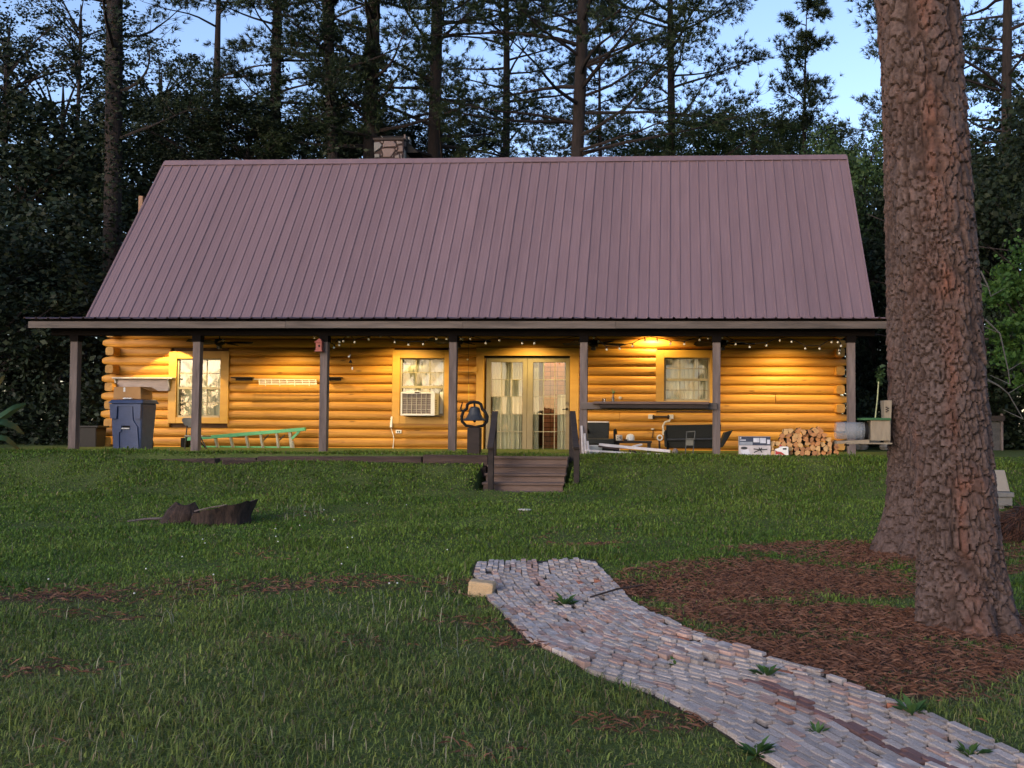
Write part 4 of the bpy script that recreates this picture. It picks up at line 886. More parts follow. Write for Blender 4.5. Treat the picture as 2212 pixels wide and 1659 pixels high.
for i in range(5):
    zt = -.012-.136*i; y1 = -1.12-.235*i; rr = random.Random(i+9)
    b = MB(); b.box(SX0+rr.uniform(-.01, .01), SX1+rr.uniform(-.01, .01), y1-.26, y1+.01, zt-.04, zt); b.build('tread', M['step_wood'], st, bevel=.008)
    b = MB(); b.box(SX0+.02, SX1-.02, y1-.225, y1-.02, zt-.19, zt-.041); b.build('riser', M['step_wood'], st, bevel=.006)
for s, X in ((-1, SX0-.06), (1, SX1+.06)):
    rl = root('handrail', (X, -1.7, -.4), 'dark handrail on the %s side of the porch steps' % ('left' if s < 0 else 'right'), 'handrail', 'dark wooden step handrails')
    T = wp(1068 if s < 0 else 1236, 890, -1.02); B = wp(1061 if s < 0 else 1246, 968, -2.22); gz = float(zg(B[0], -2.25))
    MB().bar((T[0], -1.05, -.12), T+np.array([0, 0, -.03]), .09, .09).build('upper_post', M['dark_wood'], rl, bevel=.006)
    MB().bar((B[0], -2.22, gz-.05), B+np.array([0, 0, .0]), .09, .09).build('lower_post', M['dark_wood'], rl, bevel=.006)
    MB().bar(T+np.array([0, .08, .0]), B+np.array([0, -.10, .0]), .10, .045).build('rail', M['dark_wood'], rl, bevel=.006)
    MB().bar(T+np.array([0, .0, -.34]), B+np.array([0, 0, -.30]), .035, .09).build('lower_rail', M['dark_wood'], rl, bevel=.006)

# ---------------------------------------------------------------- right half of the porch
le = lambda x, y, Y: wq(x, y, Ze, Y); lg = lambda x, y, Y: wq(x, y, Zg, Y)
r = root('bar_shelf', (10.9, -.1, le(0, 1000, -.1)[2]), 'long dark plank bar shelf between the two posts right of the doors', 'shelf')
a = le(75, 1030, -.09); c = le(1490, 1035, -.09); MB().box(a[0], c[0], -.115, -.073, a[2]-.055, a[2]+.07).build('cross_rail', M['grey_beam'], r, bevel=.004)
a = le(205, 1000, -.3); c = le(1405, 1000, -.3); zt = le(0, 982, -.3)[2]
for i in range(3): MB().box(a[0]+random.Random(i).uniform(-.03, .03), c[0]+random.Random(i+5).uniform(-.03, .03), -.33+i*.155, -.18+i*.155, zt-.045, zt+random.Random(i).uniform(-.003, .003)).build('plank', mat('dark_bar_plank', (.14, .085, .06), (.06, .035, .028), 2, .6, .4, (.6, 4, 4)), r, bevel=.006)
MB().box(a[0]+.12, c[0]-.01, -.30, -.12, zt-.12, zt-.05).build('apron', M['dark_wood'], r, bevel=.006)
a = le(145, 1060, .09); c = le(1450, 1062, .09); MB().box(a[0], c[0], .072, .11, a[2]-.03, a[2]+.02).build('back_rail', M['casing'], r)
p = le(412, 975, -.2); p[2] = zt; r = root('bottle', p, 'small dark bottle holding a green sprig on the bar shelf', 'bottle'); b = MB(); b.lathe([(0, .002), (.026, .002), (.026, .07), (.012, .10), (.012, .15), (.015, .155), (0, .156)], p, 14); b.build('glass', mat('brown_glass', (.10, .07, .04), None, 9, .15), r)
rr = random.Random(2); b = MB()
for i in range(9): b.bar(p+np.array([rr.uniform(-.01, .01), 0, .15]), p+np.array([rr.uniform(-.045, .045), rr.uniform(-.03, .03), .18+rr.uniform(0, .05)]), .016, .003)
b.build('sprig', mat('sprig_green', (.13, .26, .06), None, 9), r)
p = le(318, 975, -.2); p[2] = zt; r = root('drinking_glass', p, 'small clear tumbler on the left of the bar shelf', 'glass'); b = MB(); b.lathe([(0, .002), (.032, .002), (.036, .06), (.033, .06), (.030, .008), (0, .008)], p, 14); b.build('tumbler', M['clear'], r)
p = le(485, 945, W-.11); r = root('wall_ornament', p, 'small pale knob on the logs behind the bar shelf', 'ornament'); b = MB(); b.lathe([(0, -.03), (.03, -.025), (.035, 0), (.02, .04)], p, 12, 'y'); b.build('knob', M['pale'], r)
# roll holder and cord on the wall
p = le(912, 1142, W-.16); r = root('roll_holder', p, 'dark bar on white end brackets fixed to the logs', 'roll holder')
MB().tube([le(820, 1142, W-.18), le(1000, 1140, W-.18)], .022, 10).build('bar', M['dark_wood'], r)
for x in (832, 985): b = MB(); q = le(x, 1142, W-.18); b.lathe([(0, -.02), (.045, -.02), (.045, .02), (0, .02)], q, 14, 'x'); b.build('end_disc', M['dark_wood'], r)
for x in (800, 1015): q = le(x, 1140, W-.15); MB().box(q[0]-.05, q[0]+.05, W-.20, W-.07, q[2]-.05, q[2]+.045).build('bracket', M['pale'], r, bevel=.01)
b = MB(); b.tube([le(1010, 1160, W-.16), le(995, 1185, W-.17), le(950, 1195, W-.17), le(928, 1240, W-.17), le(932, 1290, W-.17), le(945, 1310, W-.16)], .020, 8); b.build('hose', M['pale'], r)
p = le(945, 1308, W-.14); MB().box(p[0]-.05, p[0]+.05, W-.18, W-.07, p[2]-.05, p[2]+.05).build('hose_end', M['pale'], r, bevel=.01)
p = le(822, 1270, W-.12); r = root('hanging_tool', p, 'small tool with a pale knob hanging on the logs', 'tool'); MB().tube([p, le(828, 1300, W-.11), le(818, 1360, W-.10)], [.012, .010, .012], 7).build('handle', M['tie_wood'], r); b = MB(); b.lathe([(0, -.02), (.03, -.015), (.04, 0), (.03, .015), (0, .02)], p, 12, 'z'); b.build('knob', M['pale'], r)
# wicker armchair
Y = 1.3; r = root('armchair', (*lg(220, 700, Y)[:2], -.035), 'dark wicker armchair with backrest top coloured as if lit, right of the steps', 'armchair')
x0 = lg(85, 500, Y+.5)[0]; x1 = lg(368, 500, Y+.5)[0]; zt = lg(0, 375, Y+.5)[2]; zs = lg(0, 590, Y-.2)[2]
MB().hexa([(x0, Y+.38, zs-.05), (x1, Y+.38, zs-.05), (x1, Y+.46, zs-.05), (x0, Y+.46, zs-.05), (x0-.01, Y+.52, zt), (x1+.01, Y+.52, zt), (x1+.01, Y+.60, zt), (x0-.01, Y+.60, zt)]).build('backrest', M['wicker'], r, bevel=.02)
MB().box(x0-.02, x1, Y+.49, Y+.63, zt, zt+.03).build('lit_edge_strip', M['pale'], r, bevel=.01)  # pale strip paints the light falling on top of the backrest
xa = lg(60, 600, Y-.2)[0]; xb = lg(440, 600, Y-.2)[0]; MB().box(xa, xb, Y-.25, Y+.45, zs-.10, zs).build('seat', M['wicker'], r, bevel=.02)
MB().box(xa+.02, xb-.02, Y-.22, Y+.4, .04, zs-.10).build('skirt', M['black'], r)
for X in (xa, xb):
    MB().tube([(X, Y+.50, zs+.10), (X+.0, Y+.25, zs+.18), (X, Y-.15, zs+.17), (X+.01, Y-.24, zs-.05)], .022, 8).build('arm', M['black'], r)
    for yy in (Y-.2, Y+.4): MB().bar((X, yy, -.034), (X, yy, zs-.05), .04).build('leg', M['black'], r)
# low table with things
Y = 1.5; zt = lg(0, 612, Y)[2]; x0 = lg(455, 620, Y)[0]; x1 = lg(940, 620, Y)[0]; r = root('low_table', ((x0+x1)/2, Y, -.035), 'low dark wooden table between the wicker seats', 'table')
MB().box(x0, x1, Y-.25, Y+.3, zt-.045, zt).build('table_top', M['dark_wood'], r, bevel=.006)
for X in (x0+.04, x1-.05):
    for yy in (Y-.2, Y+.25): MB().bar((X, yy, -.034), (X, yy, zt-.045), .06).build('leg', M['dark_wood'], r)
p = lg(508, 600, Y-.1); p[2] = zt; r = root('candle_jar', p, 'squat pale printed jar on the low table beside the armchair', 'jar'); MB().lathe([(0, .002), (.062, .002), (.066, .01), (.066, .10), (.058, .115), (0, .115)], p, 16).build('jar', M['pale'], r)
b = MB(); rr = random.Random(1)
for i in range(6): X = p[0]-.05+rr.uniform(0, .09); z = zt+.03+rr.uniform(0, .05); b.box(X, X+.018, p[1]-.0685, p[1]-.066, z, z+.014)
b.build('print', M['tie_wood'], r)
p = lg(655, 600, Y-.05); p[2] = zt; r = root('dome_lamp', p, 'white domed cover standing on the low table', 'dome'); MB().lathe([(.07, .002), (.085, .01), (.085, .06), (.075, .105), (.045, .13), (0, .138)], p, 20).build('dome', M['white'], r)
p = lg(590, 605, Y-.12); p[2] = zt; r = root('ashtray', p, 'small dark dish between jar and dome on the low table', 'dish'); MB().lathe([(0, .002), (.03, .002), (.045, .03), (.04, .03), (.026, .008), (0, .008)], p, 14).build('dish', M['tie_wood'], r)
p = lg(1050, 700, 2.0); r = root('tiki_stake', (p[0], 2.0, -.035), 'slim brown stake with a white ring beside the loveseat', 'stake'); z = lg(0, 570, 2.0)[2]; MB().bar((p[0], 2.0, -.034), (p[0]-.01, 2.0, z-.04), .05, .04).build('stake', M['tie_wood'], r)
b = MB(); b.tube([(p[0]+.05*math.cos(a), 1.985, z+.05*math.sin(a)) for a in np.linspace(0, 6.283, 17)[:-1]], .014, 8, closed=True); b.build('ring', M['white'], r)
# wicker loveseat seen from behind
Y = .85; r = root('loveseat', (*lg(1500, 700, Y)[:2], -.035), 'dark wicker loveseat with its back to the lawn', 'loveseat'); x0 = lg(1135, 500, Y)[0]; x1 = lg(1870, 500, Y)[0]; zt = lg(0, 400, Y)[2]; zs = lg(0, 595, Y)[2]
MB().hexa([(x0, Y+.08, .10), (x1-.03, Y+.08, .10), (x1-.03, Y+.15, .10), (x0, Y+.15, .10), (x0, Y-.06, zt), (x1, Y-.06, zt+.02), (x1, Y+.02, zt+.02), (x0, Y+.02, zt)]).build('backrest', M['wicker'], r, bevel=.02)
MB().box(x0-.01, x1+.01, Y-.05, Y+.04, zt+.021, zt+.045).build('lit_edge_strip', M['casing'], r, bevel=.008)  # amber strip paints lamp light along the loveseat's top edge
MB().tube([(x0-.01, Y-.0, zs), (x1, Y-.0, zs+.02)], .022, 8).build('back_rail', M['iron'], r)
MB().box(x0+.02, x1-.04, Y+.15, Y+.70, .14, zs-.02).build('seat', M['wicker'], r, bevel=.02)
for X, f in ((x0, -.03), (x1, .20)):
    MB().hexa([(X-.03, Y-.02, .12), (X+.03, Y-.02, .12), (X+.03, Y+.65, .12), (X-.03, Y+.65, .12), (X-.03+f*.5, Y-.06, zs+.15), (X+.03+f, Y-.06, zs+.20), (X+.03+f, Y+.62, zs+.15), (X-.03+f*.5, Y+.62, zs+.15)]).build('arm', M['wicker'], r, bevel=.02)
    for yy in (Y+.06, Y+.6): MB().bar((X+(.03 if X == x0 else -.06), yy, -.034), (X+(.03 if X == x0 else -.06), yy, .2), .045).build('leg', M['black'], r)
# small metal folding stool in front of it
Y = .28; r = root('folding_stool', (*lg(1450, 800, Y)[:2], -.035), 'spindly grey metal folding stool in front of the loveseat', 'stool'); gm2 = mat('grey_tube', (.12, .12, .11), None, 9, .4, metallic=.5)
for xa, xb in ((1390, 1410), (1490, 1522)):
    t_ = lg(xb, 490, Y+.1); f_ = lg(xa, 800, Y-.05); f_[2] = -.033; MB().tube([f_, t_], .010, 7).build('leg', gm2, r)
    f2 = f_+np.array([0, .3, 0]); MB().tube([f2, lg(xb, 580, Y)], .010, 7).build('leg', gm2, r)
a = lg(1405, 600, Y); c = lg(1515, 580, Y); MB().box(a[0], c[0], Y-.05, Y+.25, a[2]-.01, a[2]+.02).build('seat', gm2, r, bevel=.006); MB().bar(lg(1412, 498, Y+.1), lg(1522, 490, Y+.1), .018).build('top_bar', gm2, r)
a = lg(1400, 610, Y-.055); c = lg(1500, 680, Y-.055); MB().box(a[0], c[0], Y-.062, Y-.052, c[2], a[2]).build('apron', mat('stool_cloth', (.17, .165, .13), None, 40), r)
# pale lumber on the grass edge
LB = [((55, 745), (760, 790), -.25, .10, .03, 'long bottom white board of the loose lumber'), ((240, 668), (1190, 755), -.12, .16, .05, 'long white plank lying across the top of the loose lumber'), ((690, 695), (800, 668), -.05, .12, .03, 'short white offcut poking up from the loose lumber'),
      ((840, 792), (1060, 800), -.3, .12, .03, 'short low white board at the right of the loose lumber'), ((230, 690), (510, 735), -.22, .10, .03, 'dark brown board beside the white planks'), ((640, 745), (850, 795), -.2, .10, .03, 'dark brown board under the middle of the white planks')]
pw = mat('old_white_paint', (.62, .57, .55), (.42, .37, .36), 5, .8, .5, (1, 4, 4), contrast=(.4, .8))
for i, (pa, pb, Y, w, t, lab) in enumerate(LB):
    a = lg(*pa, Y); c = lg(*pb, Y); g = float(zg(a[0], Y)); a[2] = max(a[2], g+.02); c[2] = max(c[2], g+.02)
    r = root('lumber_board', (a[0], Y, g), lab, 'board', 'loose boards on the grass'); d = c-a; d[1] = .1*np.sign(.5-i % 2); MB().bar(a, a+d, w*.6, t).build('board', M['tie_wood'] if 'brown' in lab else pw, r, bevel=.004)
    b = MB(); q = a+d*.97; b.bar(q, q+d*.03001, w*.6+.004, t+.004); b.build('cut_end', M['pale'], r)
b = MB(); p = lg(1255, 780, -.2); g = float(zg(p[0], -.2)); b.lathe([(0, -.02), (.05, -.01), (.062, .03), (.05, .09), (.02, .12), (0, .122)], (p[0], -.2, g), 9); tag(b.build('stone', SM[2]), 'pale fist-sized stone at the end of the white planks', 'stone')
p = lg(150, 690, .3); r = root('white_bucket', (p[0], .3, -.035), 'white tub half hidden behind the post right of the steps', 'tub'); MB().lathe([(0, .003), (.16, .003), (.19, .18), (.195, .19), (.18, .19), (.155, .02), (0, .02)], (p[0], .3, -.035), 20).build('tub', M['white'], r)
p = lg(95, 700, -.15); r = root('white_stool', (p[0], -.15, -.035), 'white painted slatted panel leaning by the post right of the steps', 'panel')
for k in range(3): MB().bar((p[0]-.10+.055*k, -.16, float(zg(p[0], -.16))), (p[0]-.13+.055*k, -.12, .52-.14*k), .035, .02).build('slat', pw, r)

# ---------------------------------------------------------------- printed box, jug, firewood
lh = lambda x, y, Y: wq(x, y, Zh, Y); Y = -.12
a = lh(240, 515, Y); c = lh(782, 170, Y); g = float(zg(a[0], Y))-.005; xm = lh(478, 0, Y)[0]; zm = lh(0, 320, Y)[2]
r = root('appliance_box', ((a[0]+c[0])/2, Y+.1, g), 'white and navy printed carton with a picture of a ceiling fan', 'box'); cw = mat('carton_white', (.55, .50, .50), None, 9, .6); nv = mat('carton_navy', (.035, .045, .08), None, 9, .5); lt = mat('carton_light', (.60, .60, .66), None, 9, .5); dk = mat('carton_dark', (.05, .05, .055), None, 9, .6)
MB().box(a[0], c[0], Y, Y+.28, g, c[2]).build('carton', cw, r, bevel=.004)
MB().box(a[0]+.002, c[0]-.002, Y-.003, Y-.0005, zm, c[2]-.002).build('top_band', nv, r)
for xa, xb, ya, yb2, m in ((250, 355, 240, 225, lt), (485, 590, 270, 195, lt), (600, 700, 285, 195, lt), (720, 770, 300, 225, lt), (250, 470, 315, 262, mat('carton_grey', (.30, .33, .38), None, 9, .5)), (250, 275, 205, 180, lt)):
    p = lh(xa, ya, Y); q = lh(xb, yb2, Y); MB().box(p[0], q[0], Y-.006, Y-.0035, min(p[2], q[2]), max(p[2], q[2])).build('print_panel', m, r)
p = lh(325, 370, Y); b = MB(); b.add([(p[0]+.062*math.cos(t), Y-.004, p[2]+.026*math.sin(t)) for t in np.linspace(0, 6.283, 19)[:-1]], [tuple(range(17, -1, -1))]); b.box(p[0]-.05, p[0]+.05, Y-.0055, Y-.0042, p[2]-.007, p[2]+.005); o = b.build('logo', dk, r); 
b = MB(); q = lh(600, 400, Y)
for ang, L_ in ((.1, .13), (.95, .06), (1.9, .06), (2.95, .12), (3.7, .13), (5.2, .08)): e = q+np.array([math.cos(ang)*L_, 0, math.sin(ang)*L_*.7]); b.bar(q+np.array([0, -.004, 0]), e+np.array([0, -.004, 0]), .003, .020, (0, 0, 1))
b.build('fan_picture', dk, r)
p = lh(345, 445, Y); b = MB(); b.add([(lh(x, y, Y)[0], Y-.004, lh(x, y, Y)[2]) for x, y in ((265, 405), (400, 390), (440, 490), (290, 490))], [(0, 1, 2, 3)]); b.build('print_panel', lt, r); MB().box(lh(310, 0, Y)[0], lh(445, 0, Y)[0], Y-.006, Y-.0042, lh(0, 512, Y)[2], lh(0, 495, Y)[2]).build('print_panel', dk, r)
Y = -.22; p = lh(970, 545, Y); g = float(zg(p[0], Y)); x0 = lh(860, 0, Y)[0]; x1 = lh(1085, 0, Y)[0]; zt = lh(0, 335, Y)[2]; zl2 = lh(0, 480, Y)[2]; r = root('oil_jug', (p[0], Y, g), 'white plastic jug with a red label beside the firewood', 'jug'); rd = mat('red_label', (.45, .04, .04), (.38, .05, .04), 9, .4)
q = [(lh(x, y, Y)[0], lh(x, y, Y)[2]) for x, y in ((1040, 545), (1040, 500), (1085, 340), (1060, 335), (1000, 335), (975, 345), (960, 370), (900, 370), (865, 375), (855, 420))]; poly = [(x1, g), (x1, zt-.01), (x1-.02, zt), (x0+.09, zt), (x0+.07, zt-.03), (x0, zt-.05), (x0, g)]
MB().prism(poly, Y-.07, Y+.07).build('bottle', M['white'], r, bevel=.012)
MB().box(lh(985, 0, Y)[0], lh(1050, 0, Y)[0], Y-.072, Y+.072, lh(0, 388, Y)[2], lh(0, 362, Y)[2]).build('grip_hole', M['black'], r)
MB().prism([(x0-.002, lh(0, 475, Y)[2]), (x0-.002, lh(0, 400, Y)[2]), (x0+.03, lh(0, 420, Y)[2]), (lh(960, 0, Y)[0], lh(0, 430, Y)[2]), (lh(1030, 0, Y)[0], lh(0, 480, Y)[2]), (lh(1030, 0, Y)[0], lh(0, 500, Y)[2]), (lh(950, 0, Y)[0], lh(0, 470, Y)[2])], Y-.0735, Y-.068).build('label_band', rd, r)
MB().box(lh(930, 0, Y)[0]+.005, lh(970, 0, Y)[0], Y-.025, Y+.025, zt, lh(0, 305, Y)[2]).build('cap', rd, r, bevel=.006)
# firewood ---------------------------------------------------------------
fwm = [mat('split_wood_%d' % i, c, tuple(v*.72 for v in c), 12, .85, .4, (1, 1, 1)) for i, c in enumerate(((.60, .32, .13), (.54, .24, .09), (.66, .40, .17), (.42, .19, .08)))]; fbark = mat('firewood_bark', (.035, .022, .016), (.018, .012, .009), 12, .95, .8)
def wood_mesh(k):
    rr = random.Random(k+70); kind = k % 6; n = 9
    if kind in (0, 3): pts = [(-.055, -.045), (.06, -.04), (.045, .01), (.01, .055), (-.03, .04)]
    elif kind == 1: pts = [(.052*math.cos(t), .048*math.sin(t)) for t in np.linspace(0, 6.283, 11)[:-1]]
    elif kind == 2: pts = [(-.065, -.03), (.02, -.045), (.07, -.01), (.03, .045), (-.03, .035)]
    elif kind == 4: pts = [(-.05, -.05), (.05, -.045), (.055, .03), (-.01, .05), (-.055, .03)]
    else: pts = [(-.07, -.02), (.0, -.045), (.07, .0), (.02, .03), (-.04, .025)]
    pts = [(a*rr.uniform(.9, 1.15), b_*rr.uniform(.9, 1.15)) for a, b_ in pts]; n = len(pts); tw = rr.uniform(-.1, .1); vs = [(a, -.2, b_) for a, b_ in pts]+[(a*1.02+tw*.05, 0, b_*.98) for a, b_ in pts]+[(a*.95+tw*.1, .2, b_) for a, b_ in pts]
    fs = [tuple(range(n)), tuple(range(3*n-1, 2*n-1, -1))]+[(r_*n+i, (r_+1)*n+i, (r_+1)*n+(i+1) % n, r_*n+(i+1) % n) for r_ in (0, 1) for i in range(n)]
    me = bpy.data.meshes.new('firewood_log'); me.from_pydata(vs, [], fs); me.materials.append(fwm[k % 4]); me.materials.append(fbark); 
    for i, pl in enumerate(me.polygons): pl.material_index = 0 if i < 2 else (1 if (i % 3 or kind == 1) else 0)
    me.update(); return me
FM = [wood_mesh(k) for k in range(12)]
RN = {535: 'bottom row', 455: 'second row from the ground', 375: 'third row', 300: 'fourth row', 225: 'fifth row', 150: 'sixth row', 85: 'top row'}
def flog(x, y, k, rot, row, Y=.13):
    p = lh(x, y, Y-.2); o = bpy.data.objects.new('firewood_log', FM[k % 12]); COL.objects.link(o); o.location = (p[0], Y+random.Random(k*3+int(x)).uniform(-.05, .05), p[2]); o.rotation_euler = (random.Random(k).uniform(-.05, .05), rot, random.Random(k+int(y)).uniform(-.08, .08))
    o.scale = (.90, 1, .90); tag(o, '%s firewood log in the %s of the woodpile%s' % ('round-ended' if k % 6 == 1 else ('wedge-split' if k % 6 in (0, 3) else ('flat-split' if k % 6 in (2, 5) else 'block-split')), RN.get(row, 'loose crest'), ', left part' if x < 1180 else (', middle' if x < 1560 else ', right part')), 'firewood', 'stacked split firewood')
rr = random.Random(21); k = 0
for y, xa, xb in ((535, 800, 1990), (455, 800, 1990), (375, 790, 1985), (300, 800, 1960), (225, 985, 1800), (150, 995, 1790), (85, 1030, 1740)):
    x = xa+rr.uniform(0, 40)
    while x < xb:
        if not (860 < x < 1060 and y > 330): flog(x, y+rr.uniform(-14, 14), rr.randrange(12), rr.uniform(0, 6.28), y); 
        x += rr.uniform(88, 112)
for x, y in ((1135, 65), (1285, 75), (1630, 55)): flog(x, y, rr.randrange(12), rr.uniform(0, 6), 0)
# rail end leaning at the wood
# ---------------------------------------------------------------- foreground pines with plated bark
def bark_mat():
    m = bpy.data.materials.new('pine_bark'); m.use_nodes = True; nt = m.node_tree; N = nt.nodes; L = nt.links; b = N['Principled BSDF']
    a = N.new('ShaderNodeAttribute'); a.attribute_name = 'bark'; a.attribute_type = 'GEOMETRY'
    sp = N.new('ShaderNodeSeparateColor'); L.new(a.outputs['Color'], sp.inputs[0])      # r: plate tone, g: rust, b: depth of the fissure
    tc = N.new('ShaderNodeTexCoord'); nz = N.new('ShaderNodeTexNoise'); nz.inputs['Scale'].default_value = 42; nz.inputs['Detail'].default_value = 6; L.new(tc.outputs['Object'], nz.inputs[0])
    r1 = N.new('ShaderNodeValToRGB'); r1.color_ramp.elements[0].color = (.034, .022, .019, 1); r1.color_ramp.elements[1].color = (.165, .115, .100, 1); 
    mm = N.new('ShaderNodeMath'); mm.operation = 'MULTIPLY_ADD'; mm.inputs[1].default_value = .55; mm.use_clamp = True
    m2 = N.new('ShaderNodeMath'); m2.operation = 'MULTIPLY_ADD'; m2.inputs[1].default_value = 1.3; m2.inputs[2].default_value = -.45; L.new(nz.outputs[0], m2.inputs[0]); L.new(sp.outputs[0], mm.inputs[0]); L.new(m2.outputs[0], mm.inputs[2]); L.new(mm.outputs[0], r1.inputs[0])
    r2 = N.new('ShaderNodeValToRGB'); r2.color_ramp.elements[0].color = (.10, .036, .022, 1); r2.color_ramp.elements[1].color = (.23, .098, .062, 1); L.new(mm.outputs[0], r2.inputs[0])
    x1 = N.new('ShaderNodeMix'); x1.data_type = 'RGBA'; L.new(sp.outputs[1], x1.inputs[0]); L.new(r1.outputs[0], x1.inputs[6]); L.new(r2.outputs[0], x1.inputs[7])
    x2 = N.new('ShaderNodeMix'); x2.data_type = 'RGBA'; L.new(sp.outputs[2], x2.inputs[0]); L.new(x1.outputs[2], x2.inputs[6]); x2.inputs[7].default_value = (.034, .021, .017, 1)
    L.new(x2.outputs[2], b.inputs['Base Color']); b.inputs['Roughness'].default_value = .92; b.inputs['Specular IOR Level'].default_value = .15
    bp = N.new('ShaderNodeBump'); bp.inputs['Strength'].default_value = .6; bp.inputs['Distance'].default_value = .012; L.new(nz.outputs[0], bp.inputs['Height']); L.new(bp.outputs[0], b.inputs['Normal'])
    return m
BARK = bark_mat()
def plates(U, V, circ, cw, chh, seed):
    # jittered cells on an unrolled trunk: nearest and second nearest seed, periodic round the trunk
    nu = max(6, int(round(circ/cw))); cu = circ/nu; iu = np.floor(U/cu).astype(int); iv = np.floor(V/chh).astype(int)
    d1 = np.full(U.shape, 9.0); d2 = np.full(U.shape, 9.0); idn = np.zeros(U.shape); ox = np.zeros(U.shape)
    def h(a, b, k):
        n = (a*73856093 ^ b*19349663 ^ (k+seed)*83492791) & 0x7fffffff; n = ((n ^ (n >> 13))*1274126177) & 0x7fffffff; return ((n ^ (n >> 15)) & 0xffff)/65535.0
    for a in (-2, -1, 0, 1, 2):
        for b in (-2, -1, 0, 1, 2):
            ca = iu+a; cb = iv+b; wa = np.mod(ca, nu)
            su = (ca+.5+(h(wa, cb, 1)-.5)*.95+.5*(cb % 2))*cu; sv = (cb+.5+(h(wa, cb, 2)-.5)*.95)*chh
            du = (U-su)/cu; dv = (V-sv)/chh; d = np.sqrt(du*du+dv*dv)
            new = d < d1; d2 = np.where(new, d1, np.minimum(d2, d)); idn = np.where(new, h(wa, cb, 3), idn); ox = np.where(new, dv, ox); d1 = np.where(new, d, d1)
    return d2-d1, idn, ox
def fore_pine(name, base, label, prof, lean, res, zlow, ztop, seed, rust_u, cat_group):
    g = float(zg(base[0], base[1])); r = root(name, (base[0], base[1], g), label, 'pine tree', cat_group)
    hs = np.arange(zlow, ztop, res*1.15); circ = 2*math.pi*prof(1.5); n = int(circ/res)
    T, H = np.meshgrid(np.arange(n)/n*2*math.pi, hs); U = T/(2*math.pi)*circ
    w1 = noise2(U*6, H*5, 1.0, seed+1)-.5; w2 = noise2(U*17, H*14, 1.0, seed+2)-.5; w3 = noise2(U*6+40, H*5, 1.0, seed+3)-.5; w4 = noise2(U*40, H*34, 1.0, seed+4)-.5
    seam = np.clip(1-np.minimum(U, circ-U)/.1, 0, 1); w1 = w1*(1-seam); w2 = w2*(1-seam); w3 = w3*(1-seam)
    U2 = U+.045*w1+.026*w2+.014*w4*(1-seam); V2 = H+.09*w3+.045*w2+.016*w4
    eA, iA, oA = plates(np.mod(U2, circ), V2, circ, .056, .115, seed); eB, iB, oB = plates(np.mod(U2+.02, circ), V2+.03, circ, .034, .072, seed+9); e2, id2, ox2 = plates(np.mod(U2+.013, circ), V2+.01, circ, .017, .040, seed+5)
    pick = noise2(U*4+9, H*2.6, 1.0, seed+12) > .52; e = np.where(pick, eB*.7, eA); idn = np.where(pick, iB, iA); ox = np.where(pick, oB, oA)
    cwid = .09+.20*noise2(U*7, H*5, 1.0, seed+6)**1.5; crack = np.clip(1-e/cwid, 0, 1)**1.2; c2 = np.clip(1-e2/.10, 0, 1)**1.3*(noise2(U*9+3, H*7, 1.0, seed+7) > .45)
    fur = np.clip(1-np.abs(noise2(U*15+.6*w1, H*1.9+2*w3, 1.0, seed+21)-.5)*8, 0, 1)*(1-seam)*np.clip(noise2(U*4, H*1.2, 1.0, seed+22)*1.8-.3, 0, 1); crack = np.maximum(crack, fur**1.5)
    flake = np.floor((noise2(U*22, H*12, 1.0, seed+14)*.6+noise2(U*45, H*26, 1.0, seed+15)*.4)*6)/6
    rad = np.vectorize(prof)(H); butt = np.clip(.55-H, 0, 1)
    rad = rad*(1+.035*np.sin(T*3+seed)+.02*np.sin(T*5+H*.7)) + butt**1.6*(.10+.11*np.sin(T*5+seed)+.05*np.sin(T*9+1))
    disp = .011*(1-crack)*(.5+.8*idn)-.014*crack + .003*(1-c2)*id2 - .011*ox*(1-crack) - .003*ox2*(1-c2) + .007*w2+.005*w4 + .009*flake*(1-crack)
    rr = rad+disp-.015
    lx, ly = lean
    X = rr*np.cos(T)+lx*H; Yc = rr*np.sin(T)+ly*H
    v = np.stack([X.ravel(), Yc.ravel(), H.ravel()], 1); m, k = T.shape; i = np.arange(m*k).reshape(m, k); j = np.roll(i, -1, 1)
    f = np.stack([i[:-1].ravel(), j[:-1].ravel(), j[1:].ravel(), i[1:].ravel()], 1)
    o = npobj('trunk', v, f, BARK, r, True)
    rust = np.clip(1-np.abs(np.angle(np.exp(1j*(T-rust_u+.25*(noise2(U*0+1, H*1.3, 1.0, seed)-.5)))))/.42, 0, 1)*np.clip(noise2(U*14, H*5.0, 1.0, seed)*1.3+flake*.6-.45, 0, 1)*.6+np.clip(noise2(U*6, H*3, 1.0, seed+8)*.6+flake*.5-.52, 0, 1)*.8
    col = np.stack([np.clip(idn*.45+id2*.25+flake*.35, 0, 1), np.clip(rust, 0, 1), np.clip(crack*.8+.30*c2*crack+.12*c2, 0, 1), np.ones_like(idn)], 2).reshape(-1, 4).astype(np.float32)
    a = o.data.color_attributes.new('bark', 'FLOAT_COLOR', 'POINT'); a.data.foreach_set('color', col.ravel())
    # upper trunk and crown, above the picture
    pts = [np.array([lx*h_, ly*h_, h_]) for h_ in (ztop-.05, 7, 10, 14, 17)]; b = MB(); b.tube([p for p in pts], [prof(ztop)*1.0, prof(ztop)*.9, .2, .13, .05], 14); b.build('upper_trunk', M['bark_brown'], r, world=False)
    return r
pa = lambda h: .272+.050*math.exp(-max(h, 0)/.6)+.003*h
pb = lambda h: .27+.15*math.exp(-max(h, 0)/.42)-.010*h
AX = at(2083, 1352, 7.45); FA = fore_pine('pine_tree', PINE_A, 'big foreground pine with plated bark, the nearest trunk on the right', pa, (-.073, -.01), .0105, -.12, 5.0, 3, -math.pi/2-.05, 'two big pines beside the path')
